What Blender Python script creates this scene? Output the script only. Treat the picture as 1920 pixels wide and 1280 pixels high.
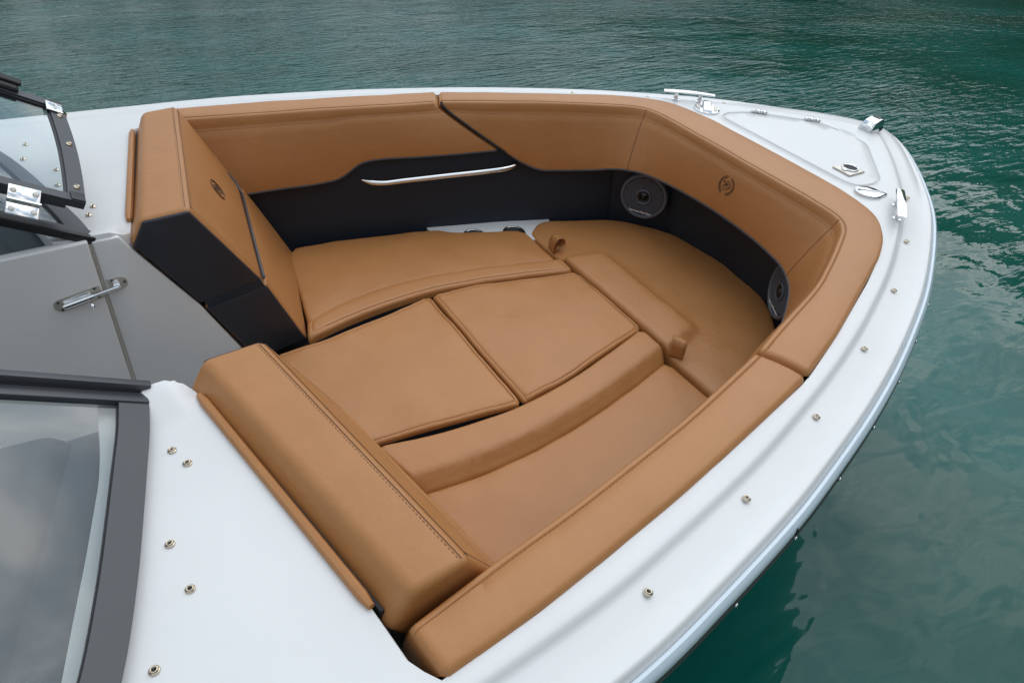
import bpy, math, random
import numpy as np
from mathutils import Vector, Matrix, noise
from mathutils.geometry import delaunay_2d_cdt

for o in list(bpy.data.objects):
    bpy.data.objects.remove(o)
SC = bpy.context.scene
COL = SC.collection
random.seed(7)
V = Vector

# ------------------------------------------------------------------ camera, sky, sun
# Everything on board is written in the boat's own frame (x to the bow, y to port, z = 0 at the
# side deck).  The boat heels to starboard, so that frame is rolled into the world by BOAT.
BOAT = Matrix.Rotation(math.radians(9.3), 4, 'X')
cd = bpy.data.cameras.new('camera')
cam = bpy.data.objects.new('camera', cd)
COL.objects.link(cam)
R_ = V((0.83472, -0.54214, 0.09658)); U_ = V((0.29155, 0.58388, 0.75768)); F_ = V((0.46717, 0.60429, -0.64544))
cm = Matrix.Identity(4)
for i in range(3):
    cm[i][0] = R_[i]; cm[i][1] = U_[i]; cm[i][2] = -F_[i]
cm[0][3], cm[1][3], cm[2][3] = 0.0, -1.4063, 1.0
cam.matrix_world = BOAT @ cm
cd.lens = 1277.6 * 36 / 1920
cd.sensor_width = 36
cd.clip_start = 0.02
cd.clip_end = 3000
SC.camera = cam

W = bpy.data.worlds.new('World'); SC.world = W; W.use_nodes = True
nt = W.node_tree; nt.nodes.clear(); N = nt.nodes.new; L = nt.links.new
SUN_EL, SUN_AZ = math.radians(52), math.radians(72)      # azimuth from +y (world) towards +x
out = N('ShaderNodeOutputWorld'); bg = N('ShaderNodeBackground')
sky = N('ShaderNodeTexSky'); sky.sky_type = 'NISHITA'; sky.sun_disc = False
sky.sun_elevation = SUN_EL; sky.sun_rotation = SUN_AZ
sky.air_density = 1.0; sky.dust_density = 1.5
tc = N('ShaderNodeTexCoord'); sep = N('ShaderNodeSeparateXYZ'); L(tc.outputs['Generated'], sep.inputs[0])
mz = N('ShaderNodeMath'); mz.operation = 'MAXIMUM'; mz.inputs[1].default_value = 0.0; L(sep.outputs[2], mz.inputs[0])
az = N('ShaderNodeMath'); az.operation = 'ADD'; az.inputs[1].default_value = 0.18; L(mz.outputs[0], az.inputs[0])
dx = N('ShaderNodeMath'); dx.operation = 'DIVIDE'; L(sep.outputs[0], dx.inputs[0]); L(az.outputs[0], dx.inputs[1])
dy = N('ShaderNodeMath'); dy.operation = 'DIVIDE'; L(sep.outputs[1], dy.inputs[0]); L(az.outputs[0], dy.inputs[1])
cmb = N('ShaderNodeCombineXYZ'); L(dx.outputs[0], cmb.inputs[0]); L(dy.outputs[0], cmb.inputs[1])
n1 = N('ShaderNodeTexNoise'); n1.inputs['Scale'].default_value = 3.6; n1.inputs['Detail'].default_value = 6
n1.inputs['Roughness'].default_value = 0.55; n1.inputs['Distortion'].default_value = 0.35; L(cmb.outputs[0], n1.inputs['Vector'])
rp = N('ShaderNodeValToRGB'); L(n1.outputs['Fac'], rp.inputs[0])
e = rp.color_ramp.elements
e[0].position = 0.39; e[0].color = (3.8, 5.3, 6.9, 1)
e[1].position = 0.62; e[1].color = (15.6, 15.5, 15.4, 1)
m = e.new(0.5); m.color = (7.9, 9.1, 10.2, 1)
mx = N('ShaderNodeMix'); mx.data_type = 'RGBA'; mx.inputs[0].default_value = 0.88
L(sky.outputs[0], mx.inputs[6]); L(rp.outputs[0], mx.inputs[7]); 
# overcast luminance: the zenith three times as bright as the horizon
ov = N('ShaderNodeMapRange'); ov.inputs[1].default_value = 0.0; ov.inputs[2].default_value = 1.0; ov.inputs[3].default_value = 0.56; ov.inputs[4].default_value = 1.26; L(mz.outputs[0], ov.inputs[0])
# the cloud is brightest in a broad glow round the hidden sun
dp_ = N('ShaderNodeVectorMath'); dp_.operation = 'DOT_PRODUCT'; L(tc.outputs['Generated'], dp_.inputs[0])
dp_.inputs[1].default_value = (math.sin(SUN_AZ) * math.cos(SUN_EL), math.cos(SUN_AZ) * math.cos(SUN_EL), math.sin(SUN_EL))
dm = N('ShaderNodeMath'); dm.operation = 'MAXIMUM'; dm.inputs[1].default_value = 0.0; L(dp_.outputs['Value'], dm.inputs[0])
dw = N('ShaderNodeMath'); dw.operation = 'POWER'; dw.inputs[1].default_value = 4.0; L(dm.outputs[0], dw.inputs[0])
dk = N('ShaderNodeMath'); dk.operation = 'MULTIPLY_ADD'; dk.inputs[1].default_value = 0.95; dk.inputs[2].default_value = 0.82; L(dw.outputs[0], dk.inputs[0])
dj = N('ShaderNodeMath'); dj.operation = 'MULTIPLY'; L(dk.outputs[0], dj.inputs[0]); L(ov.outputs[0], dj.inputs[1])
vm = N('ShaderNodeVectorMath'); vm.operation = 'SCALE'; L(mx.outputs[2], vm.inputs[0]); L(dj.outputs[0], vm.inputs['Scale']); L(vm.outputs[0], bg.inputs[0])
bg.inputs[1].default_value = 0.1
L(bg.outputs[0], out.inputs[0])

sd = bpy.data.lights.new('sun', 'SUN'); sd.energy = 0.5; sd.angle = math.radians(70); sd.color = (1.0, 0.95, 0.88)
so = bpy.data.objects.new('sun', sd); COL.objects.link(so)
sdir = V((math.sin(SUN_AZ) * math.cos(SUN_EL), math.cos(SUN_AZ) * math.cos(SUN_EL), math.sin(SUN_EL)))
so.rotation_euler = sdir.to_track_quat('Z', 'Y').to_euler(); so.location = (0, 0, 12)

SC.view_settings.view_transform = 'Standard'; SC.view_settings.look = 'None'
SC.view_settings.exposure = 0.0; SC.view_settings.gamma = 1.0
SC.render.engine = 'CYCLES'

# ------------------------------------------------------------------ materials
def mat(name, col, rough=0.5, metal=0.0, spec=0.5, coat=0.0, coat_r=0.05, sheen=0.0):
    m = bpy.data.materials.new(name); m.use_nodes = True
    b = m.node_tree.nodes['Principled BSDF']
    b.inputs['Base Color'].default_value = (*col, 1); b.inputs['Roughness'].default_value = rough
    b.inputs['Metallic'].default_value = metal; b.inputs['Specular IOR Level'].default_value = spec
    b.inputs['Coat Weight'].default_value = coat; b.inputs['Coat Roughness'].default_value = coat_r
    b.inputs['Sheen Weight'].default_value = sheen
    return m

def bump_chain(m, layers):
    """layers: (kind, scale, distance, stretch)"""
    t = m.node_tree; b = t.nodes['Principled BSDF']; prev = None
    c = t.nodes.new('ShaderNodeTexCoord')
    for kind, sc, dist, st in layers:
        mp = t.nodes.new('ShaderNodeMapping'); mp.inputs['Scale'].default_value = st
        t.links.new(c.outputs['Object'], mp.inputs[0])
        if kind == 'vor':
            x = t.nodes.new('ShaderNodeTexVoronoi'); x.inputs['Scale'].default_value = sc; o = x.outputs['Distance']
        else:
            x = t.nodes.new('ShaderNodeTexNoise'); x.inputs['Scale'].default_value = sc; x.inputs['Detail'].default_value = 4; o = x.outputs['Fac']
        t.links.new(mp.outputs[0], x.inputs['Vector'])
        bp = t.nodes.new('ShaderNodeBump'); bp.inputs['Distance'].default_value = dist; bp.inputs['Strength'].default_value = 1.0
        t.links.new(o, bp.inputs['Height'])
        if prev: t.links.new(prev.outputs[0], bp.inputs['Normal'])
        prev = bp
    t.links.new(prev.outputs[0], b.inputs['Normal'])

def vary(m, c1, c2, scale, lo=0.35, hi=0.65, rough=None):
    t = m.node_tree; b = t.nodes['Principled BSDF']
    c = t.nodes.new('ShaderNodeTexCoord'); n = t.nodes.new('ShaderNodeTexNoise'); n.inputs['Scale'].default_value = scale
    n.inputs['Detail'].default_value = 5; n.inputs['Roughness'].default_value = 0.6
    t.links.new(c.outputs['Object'], n.inputs['Vector'])
    r = t.nodes.new('ShaderNodeValToRGB'); r.color_ramp.elements[0].position = lo; r.color_ramp.elements[1].position = hi
    r.color_ramp.elements[0].color = (*c1, 1); r.color_ramp.elements[1].color = (*c2, 1)
    t.links.new(n.outputs['Fac'], r.inputs[0]); t.links.new(r.outputs[0], b.inputs['Base Color'])
    if rough:
        mr = t.nodes.new('ShaderNodeMapRange'); mr.inputs[3].default_value = rough[0]; mr.inputs[4].default_value = rough[1]
        t.links.new(n.outputs['Fac'], mr.inputs[0]); t.links.new(mr.outputs[0], b.inputs['Roughness'])

TAN = mat('tan_leather', (0.40, 0.21, 0.10), 0.5, spec=0.5)
vary(TAN, (0.420, 0.178, 0.055), (0.460, 0.202, 0.066), 5.0, 0.3, 0.7, (0.40, 0.50))
bump_chain(TAN, [('vor', 480, 0.00022, (1, 1, 1)), ('noise', 9, 0.0036, (1, 1, 1)), ('noise', 45, 0.0009, (1, 1, 1))])
PIPE_TAN = mat('tan_welt', (0.34, 0.165, 0.07), 0.5)
SEAM = mat('seam_thread', (0.19, 0.080, 0.030), 0.7)
MARK = mat('emblem_brown', (0.05, 0.02, 0.009), 0.6)
BLACK = mat('black_vinyl', (0.015, 0.022, 0.033), 0.5, spec=0.35)
bump_chain(BLACK, [('vor', 650, 0.00013, (1, 1, 1)), ('noise', 7, 0.003, (1, 1, 1))])
GREYB = mat('dark_grey_vinyl', (0.028, 0.027, 0.033), 0.5, spec=0.4)
bump_chain(GREYB, [('vor', 650, 0.00013, (1, 1, 1)), ('noise', 9, 0.003, (1, 1, 1))])
PIPING = mat('grey_piping', (0.055, 0.055, 0.065), 0.4)
WHITE = mat('white_gelcoat', (0.80, 0.80, 0.80), 0.30, coat=0.2, coat_r=0.12)
vary(WHITE, (0.725, 0.714, 0.698), (0.755, 0.744, 0.728), 3.0, 0.35, 0.65, (0.26, 0.42))
bump_chain(WHITE, [('noise', 2.2, 0.0012, (1, 1, 1))])
RAILW = mat('rub_rail_vinyl', (0.62, 0.70, 0.76), 0.28, coat=0.4)
STRIP = mat('dark_rail_insert', (0.05, 0.05, 0.045), 0.4)
HULLM = mat('dark_green_hull', (0.003, 0.008, 0.006), 0.45, spec=0.2)
CHROME = mat('polished_stainless', (0.80, 0.80, 0.80), 0.07, metal=1.0)
SATIN = mat('satin_stainless', (0.60, 0.56, 0.50), 0.42, metal=0.7)
BRASS = mat('snap_nickel', (0.70, 0.60, 0.46), 0.2, metal=1.0)
DARK = mat('dark_recess', (0.012, 0.012, 0.014), 0.6)
FRAME = mat('anodised_frame', (0.042, 0.044, 0.050), 0.36, spec=0.6)
bump_chain(FRAME, [('noise', 300, 0.0001, (1, 1, 1))])
FRAMEK = mat('black_gasket', (0.01, 0.01, 0.013), 0.4)
GRILLE = mat('grille_plastic', (0.095, 0.11, 0.135), 0.4)
CONE = mat('speaker_cone', (0.006, 0.006, 0.007), 0.25)
PRINT = mat('white_print', (0.8, 0.8, 0.8), 0.5)
NONSKID = mat('non_skid_white', (0.82, 0.82, 0.82), 0.5)
bump_chain(NONSKID, [('vor', 500, 0.0006, (1, 1, 1)), ('noise', 3, 0.001, (1, 1, 1))])
DASH = mat('dark_dash_vinyl', (0.06, 0.072, 0.082), 0.6)

def glass_mat(name, tint, refl, rough=0.0):
    m = bpy.data.materials.new(name); m.use_nodes = True; t = m.node_tree; t.nodes.clear()
    o = t.nodes.new('ShaderNodeOutputMaterial'); tr = t.nodes.new('ShaderNodeBsdfTransparent'); tr.inputs[0].default_value = (*tint, 1)
    g = t.nodes.new('ShaderNodeBsdfGlossy'); g.inputs['Roughness'].default_value = rough; g.inputs[0].default_value = (1, 1, 1, 1)
    fr = t.nodes.new('ShaderNodeFresnel'); fr.inputs[0].default_value = 1.5
    mul = t.nodes.new('ShaderNodeMath'); mul.operation = 'MULTIPLY'; mul.inputs[1].default_value = refl; mul.use_clamp = True
    t.links.new(fr.outputs[0], mul.inputs[0])
    mm = t.nodes.new('ShaderNodeMixShader'); t.links.new(mul.outputs[0], mm.inputs[0]); t.links.new(tr.outputs[0], mm.inputs[1]); t.links.new(g.outputs[0], mm.inputs[2])
    t.links.new(mm.outputs[0], o.inputs[0])
    return m
GLASS = glass_mat('tinted_glass', (0.90, 0.96, 0.96), 1.5, 0.0)

WATER = mat('lake_water', (0.012, 0.085, 0.066), 0.045, spec=0.5)
def water_nodes(m):
    t = m.node_tree; b = t.nodes['Principled BSDF']; b.inputs['IOR'].default_value = 1.333
    c = t.nodes.new('ShaderNodeTexCoord'); prev = None
    def layer(scale, rot, st, dist, det, kind='noise'):
        nonlocal prev
        mp = t.nodes.new('ShaderNodeMapping'); mp.inputs['Rotation'].default_value = (0, 0, rot); mp.inputs['Scale'].default_value = st
        t.links.new(c.outputs['Object'], mp.inputs[0])
        n = t.nodes.new('ShaderNodeTexNoise'); n.inputs['Scale'].default_value = scale; n.inputs['Detail'].default_value = det
        n.inputs['Roughness'].default_value = 0.5; n.inputs['Distortion'].default_value = 0.4
        t.links.new(mp.outputs[0], n.inputs['Vector'])
        return n.outputs['Fac']
    def addb(h, dist, strength=None):
        nonlocal prev
        bp = t.nodes.new('ShaderNodeBump'); bp.inputs['Distance'].default_value = dist; bp.inputs['Strength'].default_value = 1.0
        t.links.new(h, bp.inputs['Height'])
        if strength is not None: t.links.new(strength, bp.inputs['Strength'])
        if prev: t.links.new(prev.outputs[0], bp.inputs['Normal'])
        prev = bp
    # calm pools near the boat, wind ripples further out
    vl = t.nodes.new('ShaderNodeVectorMath'); vl.operation = 'LENGTH'; t.links.new(c.outputs['Object'], vl.inputs[0])
    mr = t.nodes.new('ShaderNodeMapRange'); mr.inputs[1].default_value = 2.5; mr.inputs[2].default_value = 7.0
    mr.inputs[3].default_value = 0.04; mr.inputs[4].default_value = 1.0; t.links.new(vl.outputs['Value'], mr.inputs[0])
    patch = layer(0.16, 0.3, (1, 1, 1), 0, 3)
    pr = t.nodes.new('ShaderNodeMapRange'); pr.inputs[1].default_value = 0.38; pr.inputs[2].default_value = 0.62
    pr.inputs[3].default_value = 0.35; pr.inputs[4].default_value = 1.0; t.links.new(patch, pr.inputs[0])
    mu = t.nodes.new('ShaderNodeMath'); mu.operation = 'MULTIPLY'; t.links.new(mr.outputs[0], mu.inputs[0]); t.links.new(pr.outputs[0], mu.inputs[1])
    addb(layer(0.9, 0.4, (1, 1.4, 1), 0, 2), 0.030)
    addb(layer(2.6, -0.5, (1, 1.8, 1), 0, 2), 0.011)
    addb(layer(6.5, -0.62, (0.5, 1.9, 1), 0, 3), 0.032, mu.outputs[0])
    addb(layer(17.0, -0.5, (0.6, 1.6, 1), 0, 2), 0.005, mu.outputs[0])
    t.links.new(prev.outputs[0], b.inputs['Normal'])
    # slow drift of silt and weed in the water body
    n = layer(0.5, 0, (1, 1, 1), 0, 3)
    r = t.nodes.new('ShaderNodeValToRGB'); r.color_ramp.elements[0].position = 0.3; r.color_ramp.elements[1].position = 0.7
    r.color_ramp.elements[0].color = (0.001, 0.055, 0.037, 1); r.color_ramp.elements[1].color = (0.006, 0.102, 0.084, 1)
    t.links.new(n, r.inputs[0]); t.links.new(r.outputs[0], b.inputs['Base Color'])
water_nodes(WATER)

# ------------------------------------------------------------------ object helpers
BASE = {}
def thing(name, label, cat, base, group=None):
    o = bpy.data.objects.new(name, None); COL.objects.link(o); o.empty_display_size = 0.1
    o.matrix_world = BOAT @ Matrix.Translation(V(base)); BASE[o] = V(base)
    o['label'] = label; o['category'] = cat
    if group: o['group'] = group
    return o

def mesh_data(verts, faces, m, smooth=True):
    me = bpy.data.meshes.new('m'); me.from_pydata([tuple(v) for v in verts], [], [tuple(f) for f in faces])
    me.materials.append(m); me.polygons.foreach_set('use_smooth', [smooth] * len(me.polygons)); me.update()
    return me

def sharpen(me, ang=35):
    try: me.set_sharp_from_angle(angle=math.radians(ang))
    except Exception: pass

def part(name, parent, geo, m, smooth=True, ang=35, label=None, fix=False):
    """geo in the boat frame; stored relative to the base of the thing it belongs to."""
    b = BASE[parent]; vs, fs = geo
    me = mesh_data([V(v) - b for v in vs], fs, m, smooth); me.name = name
    if fix:
        import bmesh
        bm = bmesh.new(); bm.from_mesh(me); bmesh.ops.recalc_face_normals(bm, faces=bm.faces); bm.to_mesh(me); bm.free()
    if smooth: sharpen(me, ang)
    o = bpy.data.objects.new(name, me); COL.objects.link(o); o.parent = parent; BASE[o] = b
    if label: o['label'] = label
    return o

def inst(name, parent, me, mtx, label=None):
    """place shared mesh data; mtx maps its own frame into the boat frame"""
    o = bpy.data.objects.new(name, me); COL.objects.link(o); o.parent = parent
    o.matrix_local = Matrix.Translation(-BASE[parent]) @ mtx
    BASE[o] = V((0, 0, 0))
    if label: o['label'] = label
    return o

def join(*geos):
    vs, fs = [], []
    for v, f in geos:
        k = len(vs); vs += [V(q) for q in v]; fs += [tuple(i + k for i in q) for q in f]
    return vs, fs

def xf(geo, mtx): return [mtx @ V(v) for v in geo[0]], geo[1]

def frame(o, x, z):
    """matrix with columns x, z cross x, z at o"""
    z = V(z).normalized(); x = V(x); x = (x - z * x.dot(z)).normalized(); y = z.cross(x)
    M = Matrix.Identity(4)
    for i in range(3): M[i][0] = x[i]; M[i][1] = y[i]; M[i][2] = z[i]; M[i][3] = o[i]
    return M

def box(x0, x1, y0, y1, z0, z1, bev=0.0):
    return rbox(x1 - x0, y1 - y0, z1 - z0, bev, ((x0 + x1) / 2, (y0 + y1) / 2, (z0 + z1) / 2))

def rbox(sx, sy, sz, bev, c=(0, 0, 0), seg=3):
    """box with rounded vertical and top/bottom edges: stacked rounded rectangles"""
    if bev <= 0:
        vs = [V((c[0] + a * sx / 2, c[1] + b * sy / 2, c[2] + d * sz / 2)) for d in (-1, 1) for b in (-1, 1) for a in (-1, 1)]
        return vs, [(0, 2, 3, 1), (4, 5, 7, 6), (0, 1, 5, 4), (2, 6, 7, 3), (0, 4, 6, 2), (1, 3, 7, 5)]
    rings = []
    for i in range(seg + 1):
        a = math.pi / 2 * i / seg; rings.append((bev * (1 - math.sin(a)), -sz / 2 + bev * (1 - math.cos(a))))
    rings = [(bev * (1 - math.sin(math.pi / 2 * i / seg)), -sz / 2 + bev * (1 - math.cos(math.pi / 2 * i / seg))) for i in range(seg + 1)]
    rings += [(q[0], -q[1]) for q in reversed(rings)]
    vs, fs = [], []; n = 4 * (seg + 1)
    for ins, z in rings:
        hx, hy = sx / 2 - bev, sy / 2 - bev; r = bev - ins
        for k, (qx, qy) in enumerate(((1, 1), (-1, 1), (-1, -1), (1, -1))):
            for j in range(seg + 1):
                a = math.pi / 2 * (k + j / seg)
                vs.append(V((c[0] + qx * hx + r * math.cos(a), c[1] + qy * hy + r * math.sin(a), c[2] + z)))
    m = len(rings)
    for i in range(m - 1):
        for j in range(n): fs.append((i * n + j, i * n + (j + 1) % n, (i + 1) * n + (j + 1) % n, (i + 1) * n + j))
    fs.append(tuple(reversed(range(n)))); fs.append(tuple(range((m - 1) * n, m * n)))
    return vs, fs

def lathe(prof, n=24, close=True):
    vs, fs = [], []
    for r, z in prof:
        for j in range(n):
            a = 2 * math.pi * j / n; vs.append(V((r * math.cos(a), r * math.sin(a), z)))
    for i in range(len(prof) - 1):
        for j in range(n): fs.append((i * n + j, i * n + (j + 1) % n, (i + 1) * n + (j + 1) % n, (i + 1) * n + j))
    if close:
        fs.append(tuple(reversed(range(n)))); fs.append(tuple(range((len(prof) - 1) * n, len(prof) * n)))
    return vs, fs

def tube(pts, r, n=8, closed=False, flat=1.0, up=None, caps=True):
    pts = [V(p) for p in pts]; m = len(pts); vs, fs = [], []; prevu = None
    for i, p in enumerate(pts):
        a = pts[(i - 1) % m] if (closed or i > 0) else p; b = pts[(i + 1) % m] if (closed or i < m - 1) else p
        t = (b - a).normalized()
        if up is not None: u = V(up) - t * V(up).dot(t)
        elif prevu is None: u = t.orthogonal()
        else: u = prevu - t * prevu.dot(t)
        u.normalize(); prevu = u; w = t.cross(u); rr = r[i] if isinstance(r, (list, tuple)) else r
        for j in range(n):
            q = 2 * math.pi * j / n; vs.append(p + (u * math.cos(q) * flat + w * math.sin(q)) * rr)
    k = m if closed else m - 1
    for i in range(k):
        for j in range(n): fs.append((i * n + j, i * n + (j + 1) % n, ((i + 1) % m) * n + (j + 1) % n, ((i + 1) % m) * n + j))
    if not closed and caps: fs.append(tuple(reversed(range(n)))); fs.append(tuple(range((m - 1) * n, m * n)))
    return vs, fs

def spline(pts, k=6, closed=False):
    """Catmull-Rom through points of any dimension"""
    P = [np.array(p, float) for p in pts]; m = len(P); o = []
    rng = range(m) if closed else range(m - 1)
    for i in rng:
        if closed: a, b, c, d = P[(i - 1) % m], P[i], P[(i + 1) % m], P[(i + 2) % m]
        else: a, b, c, d = P[max(i - 1, 0)], P[i], P[i + 1], P[min(i + 2, m - 1)]
        t0 = 0; t1 = t0 + max(np.linalg.norm(b - a), 1e-6) ** .5; t2 = t1 + max(np.linalg.norm(c - b), 1e-6) ** .5; t3 = t2 + max(np.linalg.norm(d - c), 1e-6) ** .5
        if not closed and i == 0: a = 2 * b - c; t0 = 0; t1 = np.linalg.norm(b - a) ** .5; t2 = t1 + np.linalg.norm(c - b) ** .5; t3 = t2 + max(np.linalg.norm(d - c), 1e-6) ** .5
        if not closed and i == m - 2: d = 2 * c - b; t3 = t2 + np.linalg.norm(d - c) ** .5
        for j in range(k):
            t = t1 + (t2 - t1) * j / k
            A1 = (t1 - t) / (t1 - t0) * a + (t - t0) / (t1 - t0) * b; A2 = (t2 - t) / (t2 - t1) * b + (t - t1) / (t2 - t1) * c; A3 = (t3 - t) / (t3 - t2) * c + (t - t2) / (t3 - t2) * d
            B1 = (t2 - t) / (t2 - t0) * A1 + (t - t0) / (t2 - t0) * A2; B2 = (t3 - t) / (t3 - t1) * A2 + (t - t1) / (t3 - t1) * A3
            o.append((t2 - t) / (t2 - t1) * B1 + (t - t1) / (t2 - t1) * B2)
    if not closed: o.append(P[-1])
    return [V(q) if len(q) == 3 else q for q in o]

def resample(pts, ds, closed=False):
    P = np.array([list(p) for p in pts], float)
    if closed: P = np.vstack([P, P[:1]])
    s = np.r_[0, np.cumsum(np.linalg.norm(np.diff(P, axis=0), axis=1))]
    n = max(2, int(round(s[-1] / ds))); q = np.linspace(0, s[-1], n + 1)
    if closed: q = q[:-1]
    return np.stack([np.interp(q, s, P[:, k]) for k in range(P.shape[1])], 1)

def round_poly(poly, rs, ds=0.012):
    """polygon with rounded corners, resampled"""
    m = len(poly); o = []
    if not isinstance(rs, (list, tuple)): rs = [rs] * m
    for i in range(m):
        p = V(poly[i]).to_2d() if len(poly[i]) > 2 else V(poly[i]); a = V(poly[i - 1]) - p; b = V(poly[(i + 1) % m]) - p
        r = min(rs[i], a.length * 0.49, b.length * 0.49)
        if r < 1e-4: o.append(p); continue
        s = p + a.normalized() * r; t = p + b.normalized() * r
        for j in range(7):
            u = j / 6; o.append(s * (1 - u) ** 2 + p * 2 * u * (1 - u) + t * u * u)
    return resample(o, ds, True)

def area(P): return 0.5 * np.sum(P[:, 0] * np.roll(P[:, 1], -1) - P[:, 1] * np.roll(P[:, 0], -1))

def dist_to(P, Q, closed=True):
    """distance of points Q to polyline P"""
    A = P if closed else P[:-1]; B = np.roll(P, -1, 0) if closed else P[1:]
    AB = B - A; L2 = np.maximum((AB ** 2).sum(1), 1e-12); out = np.empty(len(Q))
    for i in range(0, len(Q), 1500):
        q = Q[i:i + 1500, None, :]; t = np.clip(((q - A) * AB).sum(2) / L2, 0, 1)
        out[i:i + 1500] = np.sqrt((((A + AB * t[..., None]) - q) ** 2).sum(2).min(1))
    return out

def inside(P, Q):
    A = P; B = np.roll(P, -1, 0); x, y = Q[:, 0][:, None], Q[:, 1][:, None]
    c = ((A[:, 1] > y) != (B[:, 1] > y)) & (x < (B[:, 0] - A[:, 0]) * (y - A[:, 1]) / (B[:, 1] - A[:, 1] + 1e-15) + A[:, 0])
    return c.sum(1) % 2 == 1

def pad(outline, r=0.014, thick=0.07, puff=0.006, grid=0.03, groove=None, extra=None, z=0.0, seed=0, lumpy=0.0008, pufflen=0.07, extrapts=None, flat=False):
    """upholstered pad: rounded rim, soft crown, stitched groove; local frame, top near z"""
    P = np.array(outline, float)
    if area(P) < 0: P = P[::-1]
    T = np.roll(P, -1, 0) - np.roll(P, 1, 0); T /= np.linalg.norm(T, axis=1)[:, None]; Nn = np.stack([-T[:, 1], T[:, 0]], 1)
    ds = [r * q for q in (0.06, 0.2, 0.42, 0.7, 1.0)]
    if groove: ds += [groove - 0.0035, groove - 0.0015, groove, groove + 0.0015, groove + 0.0035]
    ds = sorted(set(ds)); ds += [ds[-1] + 0.009, ds[-1] + 0.022]
    pts = [P]
    for d in ds:
        Q = P + Nn * d
        ok = (dist_to(P, Q) > d * 0.985) & inside(P, Q); pts.append(Q[ok])
    lo, hi = P.min(0), P.max(0); rn = random.Random(seed + 3)
    gx, gy = np.meshgrid(np.arange(lo[0], hi[0], grid), np.arange(lo[1], hi[1], grid))
    G = np.stack([gx.ravel(), gy.ravel()], 1); G += np.array([[rn.uniform(-.2, .2), rn.uniform(-.2, .2)] for _ in G]) * grid
    G = G[inside(P, G)]; G = G[dist_to(P, G) > ds[-1] + grid * 0.3]; pts.append(G)
    if extrapts is not None: pts.append(np.array(extrapts, float))
    Q = np.vstack(pts); n0 = len(P)
    res = delaunay_2d_cdt([V(q) for q in Q], [(i, (i + 1) % n0) for i in range(n0)], [], 1, 1e-6)
    v2 = np.array([list(v) for v in res[0]]); tri = [list(t) for t in res[2]]
    # keep triangles inside the outline
    C = np.array([v2[t].mean(0) for t in tri]); keep = inside(P, C)
    tri = [t for t, k in zip(tri, keep) if k]
    d = dist_to(P, v2); d[d < 1e-6] = 0
    h = np.where(d < r, -r + np.sqrt(np.maximum(r * r - (r - d) ** 2, 0)), 0.0) + puff * (1 - np.exp(-d / pufflen))
    if groove: h -= 0.0032 * np.exp(-((d - groove) / 0.0019) ** 2)
    vs = []
    for (x, y), hh in zip(v2, h):
        l = noise.noise(V((x * 9 + seed * 7.1, y * 9, seed * 3.3))) * lumpy * 2 + noise.noise(V((x * 31, y * 31, seed))) * lumpy * 0.5
        vs.append(V((x, y, z + hh + l + (extra(x, y) if extra else 0.0))))
    # walls
    idx = {}
    for i, (x, y) in enumerate(v2): idx[(round(x, 5), round(y, 5))] = i
    ring = [idx.get((round(q[0], 5), round(q[1], 5))) for q in P]; ring = [q for q in ring if q is not None]
    fs = [tuple(t) if (v2[t[1]][0] - v2[t[0]][0]) * (v2[t[2]][1] - v2[t[0]][1]) - (v2[t[1]][1] - v2[t[0]][1]) * (v2[t[2]][0] - v2[t[0]][0]) > 0 else tuple(reversed(t)) for t in tri]
    k = len(vs); m = len(ring)
    for i in ring: vs.append(V((vs[i].x, vs[i].y, z - thick)))
    for i in range(m): fs.append((ring[i], k + i, k + (i + 1) % m, ring[(i + 1) % m]))
    fs.append(tuple(k + i for i in reversed(range(m))))
    return vs, fs

def stitch(outline, off, z, r=0.0011, closed=True, sel=None):
    """thread lying in the seam groove; off = inset from the outline"""
    P = np.array(outline, float)
    if area(P) < 0: P = P[::-1]
    T = np.roll(P, -1, 0) - np.roll(P, 1, 0); T /= np.linalg.norm(T, axis=1)[:, None]
    Q = P + np.stack([-T[:, 1], T[:, 0]], 1) * off
    Q = Q[(dist_to(P, Q) > off * 0.97)]
    if sel is not None: Q = Q[[bool(sel(x, y)) for x, y in Q]]
    return [V((x, y, z)) for x, y in Q]

def stitches(path, r=0.0009, L_=0.0062, gap=0.0030):
    P = np.array([list(p) for p in path], float); s_ = np.r_[0, np.cumsum(np.linalg.norm(np.diff(P, axis=0), axis=1))]
    at = lambda q: V([float(np.interp(q, s_, P[:, k])) for k in range(3)])
    g = []; q = 0.0
    vs, fs = [], []
    while q + L_ < s_[-1]:
        a, b = at(q), at(q + L_); t = (b - a).normalized(); u = t.orthogonal().normalized(); w = t.cross(u); k = len(vs)
        for p, rr in ((a, 0.35), (a.lerp(b, 0.25), 1.0), (a.lerp(b, 0.75), 1.0), (b, 0.35)):
            for j in range(4): c = math.pi / 2 * j; vs.append(p + (u * math.cos(c) + w * math.sin(c)) * r * rr)
        for i in range(3):
            for j in range(4): fs.append((k + i * 4 + j, k + i * 4 + (j + 1) % 4, k + (i + 1) * 4 + (j + 1) % 4, k + (i + 1) * 4 + j))
        q += L_ + gap
    return vs, fs

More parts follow.
